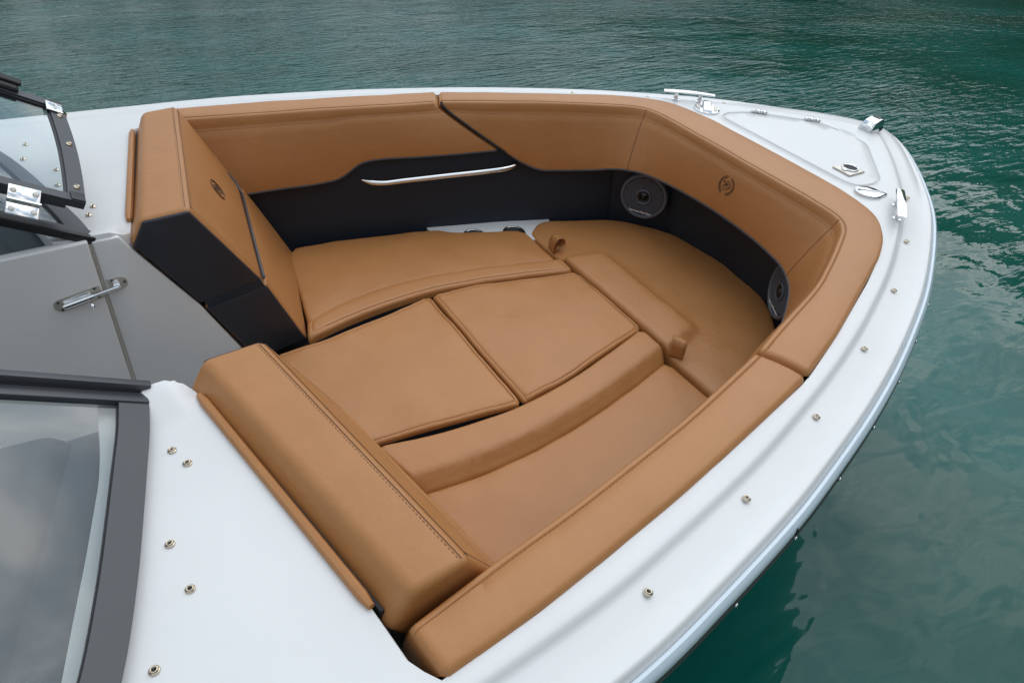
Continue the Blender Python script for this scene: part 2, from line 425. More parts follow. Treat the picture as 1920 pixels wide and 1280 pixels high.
def prism(poly_a, poly_b, bev=0.012, seg=3):
    """solid between two matching end polygons with bevelled edges"""
    import bmesh
    bm = bmesh.new(); n = len(poly_a)
    A = [bm.verts.new(p) for p in poly_a]; B = [bm.verts.new(p) for p in poly_b]
    bm.faces.new(A); bm.faces.new(list(reversed(B)))
    for i in range(n): bm.faces.new((A[i], B[i], B[(i + 1) % n], A[(i + 1) % n]))
    bmesh.ops.recalc_face_normals(bm, faces=bm.faces)
    if bev > 0: bmesh.ops.bevel(bm, geom=list(bm.edges), offset=bev, segments=seg, profile=0.5, affect='EDGES', clamp_overlap=True)
    bm.verts.ensure_lookup_table(); bm.verts.index_update()
    r = [v.co.copy() for v in bm.verts], [tuple(v.index for v in f.verts) for f in bm.faces]
    bm.free(); return r

def struct(name, geo, m):
    o = bpy.data.objects.new(name, mesh_data(geo[0], geo[1], m)); COL.objects.link(o); o['kind'] = 'structure'; return o

def mir(pts): return [(p[0], -p[1], *p[2:]) for p in pts]

# ------------------------------------------------------------------ the lake
S = 900
wp = ([(-S, -S, 0), (S, -S, 0), (S, S, 0), (-S, S, 0)], [(0, 1, 2, 3)])
water = struct('water', wp, WATER); water.location = (0, 0, -1.05)

# ------------------------------------------------------------------ wooded shore off the bow
LAND = mat('shore_earth', (0.06, 0.055, 0.035), 0.9)
LEAF = mat('shore_foliage', (0.035, 0.06, 0.022), 0.8); vary(LEAF, (0.022, 0.042, 0.016), (0.055, 0.085, 0.03), 0.35)
SH = lambda a: float(np.interp(a, [-75, 12, 40, 66, 100, 128], [1.0, 1.0, 0.50, 0.10, 0.045, 0.03]))      # height of the shore by bearing
hv, hf = [], []; NA = 80
for i in range(NA + 1):
    az_ = math.radians(-75 + 205 * i / NA)
    for d_, h_ in ((46, -3), (50, 0.6), (62, 6), (90, 20), (140, 36), (230, 34)):
        e_ = SH(math.degrees(az_))
        k_ = 1 + 0.25 * noise.noise(V((math.cos(az_) * 2.3, math.sin(az_) * 2.3, d_ * 0.02)))
        hv.append(V((math.cos(az_) * d_ * k_, math.sin(az_) * d_ * k_, -1.05 + h_ * e_ * k_)))
for i in range(NA):
    for j in range(5): hf.append((i * 6 + j, (i + 1) * 6 + j, (i + 1) * 6 + j + 1, i * 6 + j + 1))
struct('hills', (hv, hf), LAND)
tv, tf = [], []; rt = random.Random(3)
for k in range(1500):
    az_ = math.radians(rt.uniform(-74, 129)); d_ = rt.uniform(51, 140); e_ = SH(math.degrees(az_)) * rt.uniform(0.8, 1.25)
    h0 = -1.05 + np.interp(d_, [50, 62, 90, 140], [0.6, 6, 20, 36]) * e_ * 0.9; R0 = rt.uniform(3.0, 5.5) * (0.25 + 0.75 * e_)
    b0 = len(tv); q_ = 7
    for a_ in range(6):
        ph = math.pi * a_ / 5
        for c_ in range(q_):
            th = 2 * math.pi * c_ / q_; rr = R0 * rt.uniform(0.75, 1.2)
            tv.append(V((math.cos(az_) * d_ + rr * math.sin(ph) * math.cos(th), math.sin(az_) * d_ + rr * math.sin(ph) * math.sin(th), h0 + R0 * 0.9 + rr * 1.25 * math.cos(ph))))
    for a_ in range(5):
        for c_ in range(q_): tf.append((b0 + a_ * q_ + c_, b0 + (a_ + 1) * q_ + c_, b0 + (a_ + 1) * q_ + (c_ + 1) % q_, b0 + a_ * q_ + (c_ + 1) % q_))
wood = bpy.data.objects.new('woodland', mesh_data(tv, tf, LEAF)); COL.objects.link(wood); wood['kind'] = 'stuff'
wood['label'] = 'dark green woodland on the far shore off the bow'; wood['category'] = 'woodland'

# ------------------------------------------------------------------ the boat
boat = thing('motorboat', 'white bowrider boat with tan leather bow lounge, floating on green water', 'boat', (0.6, 0, -1.0))
OH = [(-4.2, 1.20), (-2.5, 1.245), (-1.2, 1.25), (-0.5, 1.24), (0.15, 1.22), (0.53, 1.198), (0.713, 1.172), (0.975, 1.125), (1.15, 1.083), (1.336, 1.033),
      (1.52, 0.975), (1.71, 0.905), (1.96, 0.80), (2.266, 0.640), (2.45, 0.525), (2.617, 0.392), (2.76, 0.262), (2.865, 0.15), (2.915, 0.07)]
OUT = resample(spline([np.array(p) for p in OH + [(2.93, 0)] + [(x, -y) for x, y in reversed(OH)]], 8), 0.03)   # port stern, round the bow, starboard stern
TT = np.gradient(OUT, axis=0); TT /= np.linalg.norm(TT, axis=1)[:, None]
NI = np.stack([TT[:, 1], -TT[:, 0]], 1)      # inward
def inset(d): return OUT + NI * d
# margin of the deck: (inset from the outer edge, height)
PROF = [(0.004, -0.060), (0.021, -0.050), (0.027, -0.030), (0.031, -0.0235), (0.036, -0.0215), (0.041, -0.0222), (0.047, -0.0245), (0.060, -0.0255), (0.085, -0.0225),
        (0.105, -0.0185), (0.118, -0.0165), (0.124, -0.0145), (0.129, -0.0095), (0.134, -0.0035), (0.140, -0.0010), (0.150, 0.0), (0.165, 0.0)]
rows = []
for d, z in PROF:
    Q = inset(d); rr = []
    for (x, y) in Q:
        f = min(1.0, max(0.0, (2.72 - x) / 0.35))          # the step fades out near the stem
        rr.append(V((x, max(y, 0.0) if y * 1 > 0 else y, z if d < 0.06 else z * (0.35 + 0.65 * f) - (0.0) )))
    rows.append(rr)
n = len(OUT); vs = [p for r in rows for p in r]; fs = []
for i in range(len(rows) - 1):
    for j in range(n - 1): fs.append((i * n + j, (i + 1) * n + j, (i + 1) * n + j + 1, i * n + j + 1))
margin = (vs, fs)

BOUT_P = [(0.226, 1.048), (0.398, 1.036), (0.573, 1.012), (0.903, 0.957), (1.258, 0.886), (1.459, 0.817), (1.657, 0.741), (1.749, 0.706), (1.923, 0.630), (2.035, 0.562), (2.112, 0.480), (2.152, 0.375), (2.160, 0.2)]
front_line = BOUT_P + [(2.163, 0.0)] + [(x, -y) for x, y in reversed(BOUT_P)]
half_in = [(-4.2, 0.98), (-0.75, 0.98), (-0.46, 0.985), (-0.32, 0.96), (-0.215, 0.80), (-0.185, 0.70), (-0.157, 0.61), (-0.114, 0.458), (-0.085, 0.30), (-0.070, 0.292), (0.045, 0.292), (0.074, 0.302), (0.088, 0.36), (0.187, 0.89), (0.20, 1.0)]
hatch = [(2.250, 0.318), (2.300, 0.338), (2.405, 0.306), (2.570, 0.165), (2.622, 0.095), (2.630, 0.0), (2.628, -0.095), (2.395, -0.312), (2.352, -0.330), (2.275, -0.322), (2.243, -0.285), (2.243, 0.0), (2.243, 0.285)]
HATCH = round_poly(hatch, 0.03, 0.012)
inner = [V(p) for p in half_in[:-1]] + [V((0.205, 0.945))] + [V(p) for p in front_line[2:]] + [V((x, -y)) for x, y in reversed(half_in)]
inner = resample(inner, 0.03)
outerl = inset(0.165)
ring = np.vstack([outerl, inner[::-1]])
# triangulate deck: ring outline plus hatch groove points
GR = [(-0.007, 0.0), (-0.0045, -0.001), (-0.0025, -0.006), (0.0, -0.007), (0.0025, -0.006), (0.0045, -0.001), (0.007, 0.0)]
ha = HATCH if area(HATCH) > 0 else HATCH[::-1]
hT = np.roll(ha, -1, 0) - np.roll(ha, 1, 0); hT /= np.linalg.norm(hT, axis=1)[:, None]; hN = np.stack([-hT[:, 1], hT[:, 0]], 1)
gp = np.vstack([ha + hN * o for o, _ in GR])
gx, gy = np.meshgrid(np.arange(-4.2, 2.9, 0.05), np.arange(-1.2, 1.2, 0.05)); G = np.stack([gx.ravel(), gy.ravel()], 1)
G = G[inside(ring, G)]; G = G[(dist_to(ring, G) > 0.02) & (dist_to(ha, G) > 0.02)]
# finger recess beside the hatch edge
RC = V((2.640, 0.0))
rg = [(RC.x + a, RC.y + b) for a in np.arange(-0.03, 0.035, 0.005) for b in np.arange(-0.05, 0.055, 0.006)]
rg = np.array(rg); G = G[np.abs(G - np.array(RC)).max(1) > 0.06]
hx_, hy_ = np.meshgrid(np.arange(-0.10, 0.10, 0.012), np.arange(0.27, 0.42, 0.012)); HG = np.stack([hx_.ravel(), hy_.ravel()], 1); HG = np.vstack([HG, HG * [1, -1]]); HG = HG[inside(ring, HG)]; HG = HG[dist_to(ring, HG) > 0.006]; G = G[~((G[:, 0] > -0.12) & (G[:, 0] < 0.11) & (np.abs(G[:, 1]) < 0.44))]; G = np.vstack([G, HG])
rg = rg[dist_to(ha, rg) > 0.008]
Q = np.vstack([ring, gp, G, rg]); n0 = len(ring)
res = delaunay_2d_cdt([V(q) for q in Q], [(i, (i + 1) % n0) for i in range(n0)], [], 1, 1e-6)
v2 = np.array([list(v) for v in res[0]]); tri = [list(t) for t in res[2]]
C = np.array([v2[t].mean(0) for t in tri]); keep = inside(ring, C); tri = [t for t, k in zip(tri, keep) if k]
hd = dist_to(ha, v2); hin = inside(ha, v2)
gz = np.interp(hd, [0, 0.0025, 0.0045, 0.007], [-0.009, -0.008, -0.0012, 0.0], right=0)
gz = np.where((hd < 0.03) & hin, gz + 0.0, gz)
rz = -0.010 * np.clip(1 - ((v2[:, 0] - RC.x) / 0.020) ** 2 - ((v2[:, 1] - RC.y) / 0.046) ** 2, 0, 1) ** 0.7
def orient(t):
    a, b, c = (v2[i] for i in t)
    return tuple(t) if (b[0] - a[0]) * (c[1] - a[1]) - (b[1] - a[1]) * (c[0] - a[0]) > 0 else tuple(reversed(t))
def hump(x, y): t = max(0, min(1, (0.40 - abs(y)) / 0.11)); u = max(0, min(1, (0.085 - x) / 0.05)); return 0.030 * t * t * (3 - 2 * t) * u * u * (3 - 2 * u)
dvs = [V((x, y, z1 + z2 + hump(x, y))) for (x, y), z1, z2 in zip(v2, gz, rz)]
dfs = [orient(t) for t in tri]
# turned-down lip round the cockpit opening
lip_v, lip_f = [], []
for z, o in ((0.0, 0.0), (-0.012, -0.004), (-0.09, -0.006)):
    iT = np.gradient(inner, axis=0); iT /= np.linalg.norm(iT, axis=1)[:, None]; iN = np.stack([iT[:, 1], -iT[:, 0]], 1)
    lip_v += [V((p[0], p[1], z + hump(q[0], q[1]))) for p, q in zip(inner + iN * (-o), inner)]
k = len(inner)
for i in range(2):
    for j in range(k - 1): lip_f.append((i * k + j, i * k + j + 1, (i + 1) * k + j + 1, (i + 1) * k + j))
deck = part('deck', boat, join(margin, (dvs, dfs), (lip_v, lip_f)), WHITE, ang=50, fix=False)

# rub rail: rounded white vinyl above a dark insert
RP = [(0.023, -0.046), (0.019, -0.037), (0.013, -0.036), (0.006, -0.042), (0.002, -0.053), (0.002, -0.063)]
RD = [(0.002, -0.063), (-0.001, -0.067), (-0.002, -0.078), (0.002, -0.086), (0.010, -0.090)]
def sweep(profile):
    vs, fs = [], []
    for d, z in profile: vs += [V((x, y, z)) for x, y in inset(d)]
    for i in range(len(profile) - 1):
        for j in range(n - 1): fs.append((i * n + j, i * n + j + 1, (i + 1) * n + j + 1, (i + 1) * n + j))
    return vs, fs
rail = part('rub_rail', boat, sweep(RP), RAILW, fix=False)
part('rail_insert', rail, sweep(RD), STRIP)
# small joint cover on the rail
i0 = int(np.argmin(np.abs(OUT[:, 0] - 0.965) + (OUT[:, 1] > 0) * 9))
p0 = OUT[i0]; nn = -NI[i0]
part('rail_joint', rail, xf(rbox(0.004, 0.010, 0.050, 0.001), frame((p0[0] - nn[0] * 0.004, p0[1] - nn[1] * 0.004, -0.072), (TT[i0][0], TT[i0][1], 0), (0, 0, 1))), DARK)
scr = mesh_data(*lathe([(0.0055, 0), (0.0052, 0.002), (0.003, 0.004), (0.0005, 0.0045)], 10), CHROME)
acc = np.r_[0, np.cumsum(np.linalg.norm(np.diff(OUT, axis=0), axis=1))]
mid = acc[-1] / 2
for s in np.arange(-3.2, 3.5, 0.214):
    j = int(np.argmin(np.abs(acc - (mid + s)))); q = OUT[j] - NI[j] * 0.0015
    inst('rail_screw', rail, scr, frame((q[0], q[1], -0.073), (0, 0, 1), (-NI[j][0], -NI[j][1], 0)))

# hull below the rail
HS = [(-0.085, 0.004, 1.0, 0.0), (-0.30, 0.05, 0.975, 0.02), (-0.60, 0.14, 0.92, 0.10), (-0.85, 0.24, 0.84, 0.22), (-1.02, 0.4, 0.70, 0.38), (-1.30, 0.95, 0.0, 0.75)]
hv, hf = [], []
for z, ins, sc, rake in HS:
    for (x, y) in OUT:
        t = max(0.0, min(1.0, (x - 0.2) / 2.7))
        hv.append(V((x - rake * t - 0.0, y * sc * (1 - 0.25 * t * (1 - sc)), z + 0.0)))
for i in range(len(HS) - 1):
    for j in range(n - 1): hf.append((i * n + j, i * n + j + 1, (i + 1) * n + j + 1, (i + 1) * n + j))
hf.append(tuple(i * n for i in range(len(HS))) + tuple((len(HS) - 1 - i) * n + n - 1 for i in range(len(HS))))
part('hull', boat, (hv, hf), HULLM, ang=60)

# inside: sole and helm cockpit
part('sole', boat, box(-4.1, 1.7, -0.95, 0.95, -1.02, -0.98), NONSKID)
for s, nm in ((1, 'seat_base'), (-1, 'seat_base')):
    part(nm, boat, prism([(0.40, s * 0.25, -0.97), (1.5, s * 0.20, -0.97), (1.5, s * 0.20, -0.56), (0.36, s * 0.25, -0.56)],
                         [(0.50, s * 0.86, -0.97), (1.60, s * 0.56, -0.97), (1.60, s * 0.56, -0.56), (0.46, s * 0.88, -0.56)], 0.01), GREYB)
part('seat_base', boat, prism([(1.51, -0.56, -0.97), (2.06, -0.28, -0.97), (2.06, 0.28, -0.97), (1.51, 0.56, -0.97)], [(1.51, -0.56, -0.54), (2.12, -0.28, -0.54), (2.12, 0.28, -0.54), (1.51, 0.56, -0.54)], 0.01), GREYB)
part('filler_support', boat, box(0.38, 1.5, -0.20, 0.20, -0.62, -0.58), GREYB)

# liner walls, black vinyl
WT = [(0.30, 0.90), (0.50, 0.888), (0.80, 0.850), (0.95, 0.815), (1.20, 0.752), (1.45, 0.690), (1.66, 0.612), (1.885, 0.512), (2.020, 0.315), (2.03, 0.0)]
WB = [(0.30, 0.885), (0.50, 0.860), (0.80, 0.808), (0.95, 0.778), (1.20, 0.708), (1.45, 0.640), (1.66, 0.570), (1.93, 0.500), (2.085, 0.295), (2.135, 0.0)]
def wall(i0, i1, s):
    a = [(*p, -0.145) for p in WT[i0:i1 + 1]]; b = [(*p, -0.60) for p in WB[i0:i1 + 1]]
    if i1 == 9 and i0 == 8: a += [(x, -y, z) for x, y, z in [a[0]]]; b += [(x, -y, z) for x, y, z in [b[0]]]
    vs, fs = [], []; m = 0
    A = resample(a, 0.05); B_ = np.stack([np.interp(np.linspace(0, 1, len(A)), np.linspace(0, 1, len(resample(b, 0.05))), resample(b, 0.05)[:, k]) for k in range(3)], 1)
    nn = 8
    for j in range(nn + 1):
        for p, q in zip(A, B_): vs.append(V((p * (1 - j / nn) + q * j / nn)) * 1.0)
    k = len(A)
    for i in range(nn):
        for j in range(k - 1): fs.append((i * k + j, i * k + j + 1, (i + 1) * k + j + 1, (i + 1) * k + j))
    if s < 0: vs = [V((v.x, -v.y, v.z)) for v in vs]
    return vs, fs
WALLP = None
for s in (1, -1):
    w = part('side_liner', boat, wall(0, 7, s), BLACK, ang=60)
    part('corner_liner', boat, wall(7, 8, s), BLACK, ang=60)
    part('liner_seam', w, tube([V((1.885, s * 0.512, -0.145)) + V((-0.002, -s * 0.002, 0)), V((1.93, s * 0.500, -0.60)) + V((-0.002, -s * 0.002, 0))], 0.0025, 6), DARK)
part('front_liner', boat, wall(8, 9, 1), BLACK, ang=60)

# ------------------------------------------------------------------ coaming pads
def coaming(name, parent, keys, k, label, end0=True, end1=True):
    """keys: outer (x,y), inner (x,y), bottom (x,y,z)"""
    flat = [np.array([*o, *i, *b], float) for o, i, b in keys]
    S_ = resample([q for q in spline_nd(flat, k)], 0.016)
    # cross section parameters
    def section(row, lift=0.0, shrink=0.0):
        O = V((row[0], row[1], 0.0)); I = V((row[2], row[3], 0.0)); B = V((row[4], row[5], row[6]))
        w = (O - I); wl = w.length; w = w / wl; dn = (B - I); fl = dn.length; dn = dn / fl
        nf = w.cross(dn); nf = dn.cross(nf).normalized()          # out of the pad, towards the cockpit
        if nf.dot(w) > 0: nf = -nf
        pts = []; top = 0.014
        s = shrink
        r = 0.013
        for a in (0, 30, 60, 90): pts.append(O - w * (s + r * (1 - math.cos(math.radians(a)))) + V((0, 0, -0.004 + (top + 0.004 - s * .7) * math.sin(math.radians(a)))))
        for t in (0.3, 0.6, 0.85): pts.append(O - w * (wl * t) + V((0, 0, top - s * .7 + 0.0035 * math.sin(math.pi * t))))
        for d, h in ((0.0150, 0.0), (0.0125, -0.0032), (0.0100, 0.0)): pts.append(I + w * d + V((0, 0, top - s * .7 + h)))
        for a in (20, 50, 80): pts.append(I + w * (0.009 - 0.009 * math.sin(math.radians(a))) + V((0, 0, top - s * .7 - 0.009 * (1 - math.cos(math.radians(a))))) + nf * 0.001)
        for t in (0.06, 0.085, 0.11, 0.25, 0.5, 0.75, 0.92): 
            h = 0.011 * math.sin(math.pi * min(1, t * 0.95)) ** 0.6
            if abs(t - 0.085) < 1e-6: h -= 0.0025
            pts.append(I + dn * (fl * t) + nf * (h - s))
        pts.append(B + nf * (0.002 - s)); pts.append(B - nf * 0.012 - dn * 0.0 + w * 0.0); pts.append(B - nf * 0.05 + V((0, 0, 0.01)))
        return pts
    R = 0.012; L_ = np.r_[0, np.cumsum(np.linalg.norm(np.diff(S_[:, :3], axis=0), axis=1))]; tot = L_[-1]
    vs, fs = [], []; extra_rows = []
    for i, row in enumerate(S_):
        sh = 0.0
        if end0 and L_[i] < R: sh = R * (1 - math.sqrt(max(0, 1 - (1 - L_[i] / R) ** 2)))
        if end1 and tot - L_[i] < R: sh = R * (1 - math.sqrt(max(0, 1 - (1 - (tot - L_[i]) / R) ** 2)))
        pts = section(row, 0, sh * 0.8)
        for q_, p in enumerate(pts):
            l = noise.noise(V((p.x * 7, p.y * 7, p.z * 9))) * 0.0016 + noise.noise(V((p.x * 27, p.y * 27, p.z * 27))) * 0.0005
            vs.append(p + V((0, 0, l if q_ < 10 else 0)) + (V((-l, -l * (1 if p.y > 0 else -1), 0)) if q_ >= 13 else V((0, 0, 0))))
    m = len(pts); c = len(S_)
    for i in range(c - 1):
        for j in range(m - 1): fs.append((i * m + j, i * m + j + 1, (i + 1) * m + j + 1, (i + 1) * m + j))
    fs.append(tuple(reversed(range(m)))); fs.append(tuple((c - 1) * m + j for j in range(m)))
    o = part(name, parent, (vs, fs), TAN, ang=70, label=label, fix=True)
    # seam threads
    t1 = [vs[i * m + 8] + V((0, 0, 0.0002)) for i in range(1, c - 1)]; part('seam', o, tube([p - V((0, 0, 0.0014)) for p in t1], 0.0011, 5), SEAM); part('stitching', o, stitches([vs[i * m + 7] + V((0, 0, 0.0002)) for i in range(1, c - 1)]), SEAM)
    t2 = [vs[i * m + 14] for i in range(1, c - 1)]; part('stitching', o, stitches([vs[i * m + 15] for i in range(1, c - 1)]), SEAM)
    bot = [vs[i * m + 20] for i in range(c)]
    return o, bot, S_, vs, m

def spline_nd(flat, k):
    out = []
    P = flat
    for i in range(len(P) - 1):
        a = P[i - 1] if i > 0 else 2 * P[i] - P[i + 1]; b, c = P[i], P[i + 1]; d = P[i + 2] if i + 2 < len(P) else 2 * c - b
        # centripetal on outer edge distance
        def kn(u, v): return max(np.linalg.norm(u[:4] - v[:4]), 1e-4) ** .5
        t0 = 0; t1 = kn(a, b); t2 = t1 + kn(b, c); t3 = t2 + kn(c, d)
        for j in range(k):
            t = t1 + (t2 - t1) * j / k
            A1 = (t1 - t) / (t1 - t0) * a + (t - t0) / (t1 - t0) * b; A2 = (t2 - t) / (t2 - t1) * b + (t - t1) / (t2 - t1) * c; A3 = (t3 - t) / (t3 - t2) * c + (t - t2) / (t3 - t2) * d
            B1 = (t2 - t) / (t2 - t0) * A1 + (t - t0) / (t2 - t0) * A2; B2 = (t3 - t) / (t3 - t1) * A2 + (t - t1) / (t3 - t1) * A3
            out.append((t2 - t) / (t2 - t1) * B1 + (t - t1) / (t2 - t1) * B2)
    out.append(P[-1]); return out

K_common = [((1.66, 0.738), (1.58, 0.655), (1.665, 0.572, -0.245)),
            ((1.80, 0.682), (1.70, 0.603), (1.715, 0.545, -0.242)),
            ((1.92, 0.632), (1.82, 0.545), (1.785, 0.502, -0.234)),
            ((2.035, 0.562), (1.915, 0.492), (1.845, 0.455, -0.220)),
            ((2.105, 0.490), (1.952, 0.452), (1.880, 0.408, -0.210)),
            ((2.135, 0.420), (1.966, 0.415), (1.905, 0.365, -0.205)),
            ((2.155, 0.330), (1.973, 0.34), (1.922, 0.30, -0.200)),
            ((2.160, 0.20), (1.974, 0.20), (1.940, 0.18, -0.195)),
            ((2.163, 0.0), (1.974, 0.0), (1.948, 0.0, -0.192))]
K_port = [((1.265, 0.884), (1.215, 0.786), (1.445, 0.668, -0.165)),
          ((1.35, 0.855), (1.30, 0.757), (1.50, 0.640, -0.205)),
          ((1.46, 0.816), (1.42, 0.712), (1.575, 0.608, -0.240))]
K_stbd = [(o, i, b) for o, i, b in [((1.46, 0.817), (1.42, 0.705), (1.42, 0.66, -0.21)), ((1.35, 0.853), (1.30, 0.742), (1.30, 0.70, -0.21)), ((1.266, 0.880), (1.222, 0.768), (1.222, 0.725, -0.21))]]
mm = lambda k: ((k[0][0], -k[0][1]), (k[1][0], -k[1][1]), (k[2][0], -k[2][1], k[2][2]))
keysF = K_port + K_common + [mm(k) for k in reversed(K_common[:-1])] + [mm(k) for k in K_stbd]
fp, botF, SF, vF, mF = coaming('coaming_pad', boat, keysF, 8, 'tan bolster wrapping round the bow, with a round emblem on its inner face')
part('piping', fp, tube(botF, 0.0042, 8), PIPING)
i0 = 1
part('piping', fp, tube([vF[i0 * mF + j] + V((-0.003, -0.002, 0.0)) for j in range(10, 21)], 0.0048, 8), DARK)
for s in (1, -1):       # vertical seams at the two bow corners
    key = K_common[4]; I = V((*key[1], 0)); B = V(key[2])
    idx = int(np.argmin([abs(r[2] - I.x) + abs(r[3] - s * I.y) for r in SF]))
    part('seam', fp, tube([vF[idx * mF + j] for j in range(10, 21)], 0.0015, 5), SEAM)

K_aftp = [((0.30, 1.042), (0.27, 0.945), (0.30, 0.870, -0.252)), ((0.573, 1.012), (0.56, 0.897), (0.56, 0.836, -0.240)), ((0.75, 0.983), (0.74, 0.868), (0.74, 0.812, -0.236)),
          ((0.82, 0.971), (0.81, 0.855), (0.82, 0.805, -0.226)), ((0.90, 0.957), (0.885, 0.842), (0.90, 0.797, -0.180)), ((0.96, 0.945), (0.95, 0.829), (0.97, 0.782, -0.169)),
          ((1.10, 0.918), (1.07, 0.806), (1.15, 0.740, -0.170)), ((1.254, 0.888), (1.200, 0.786), (1.425, 0.672, -0.162))]
ap, botA, SA, vA, mA = coaming('coaming_pad', boat, K_aftp, 8, 'tan side bolster on the far side, above the chrome grab handle')
part('piping', ap, tube(botA, 0.0036, 8), PIPING)
K_afts = [((0.232, -1.050), (0.222, -0.960), (0.23, -0.90, -0.22)), ((0.398, -1.036), (0.40, -0.930), (0.40, -0.875, -0.22)), ((0.573, -1.012), (0.57, -0.906), (0.57, -0.85, -0.22)),
          ((0.75, -0.985), (0.74, -0.876), (0.74, -0.82, -0.22)), ((0.903, -0.957), (0.89, -0.848), (0.89, -0.79, -0.22)), ((1.10, -0.918), (1.07, -0.806), (1.07, -0.75, -0.22)), ((1.252, -0.885), (1.208, -0.772), (1.208, -0.72, -0.22))]
sp_, botS, SS, vS, mS = coaming('coaming_pad', boat, K_afts, 8, 'long tan side bolster nearest the viewer, along the starboard side deck')
part('piping', sp_, tube(botS, 0.0036, 8), PIPING)

# ------------------------------------------------------------------ emblem: broken ring round a script letter
def emblem(parent, M, R=0.033):
    geos = []
    for a0, a1, rr in ((100, 250, 1.0), (-75, 78, 1.0), (105, 245, 0.84), (-70, 73, 0.84)):
        geos.append(tube([M @ V((R * rr * math.cos(math.radians(a)), R * rr * math.sin(math.radians(a)), 0.0008)) for a in np.linspace(a0, a1, 18)], 0.0011, 5))
    sc = R * 0.52
    s1 = [(0.75, 0.55), (0.2, 0.95), (-0.25, 0.6), (0.1, 0.2), (0.45, 0.15), (-0.3, 0.1), (-0.75, -0.35), (-0.3, -0.9), (0.4, -0.75), (0.95, -0.15)]
    s2 = [(-0.6, 0.85), (-0.95, 0.75), (-0.8, 0.35), (-0.1, 0.35), (0.7, 0.45), (1.0, 0.2), (0.6, -0.25), (0.0, -0.3), (-0.3, 0.0)]
    for s_ in (s1, s2):
        c = spline([np.array(p) for p in s_], 5)
        geos.append(tube([M @ V((p[0] * sc, p[1] * sc, 0.0008)) for p in c], 0.0010, 5))
    part('emblem', parent, join(*geos), MARK)
cidx = int(np.argmin([abs(r[3] + 0.018) + (abs(r[2] - 1.974)) for r in SF]))
a_ = vF[cidx * mF + 16]; b_ = vF[cidx * mF + 17]; pm = a_.lerp(b_, 0.75); upv = (a_ - b_).normalized()
tang = (vF[(cidx + 1) * mF + 16] - vF[(cidx - 1) * mF + 16]).normalized(); nrm = tang.cross(upv)
if nrm.x > 0: nrm = -nrm
emblem(fp, frame(pm + nrm * 0.0005, upv.cross(nrm), nrm))

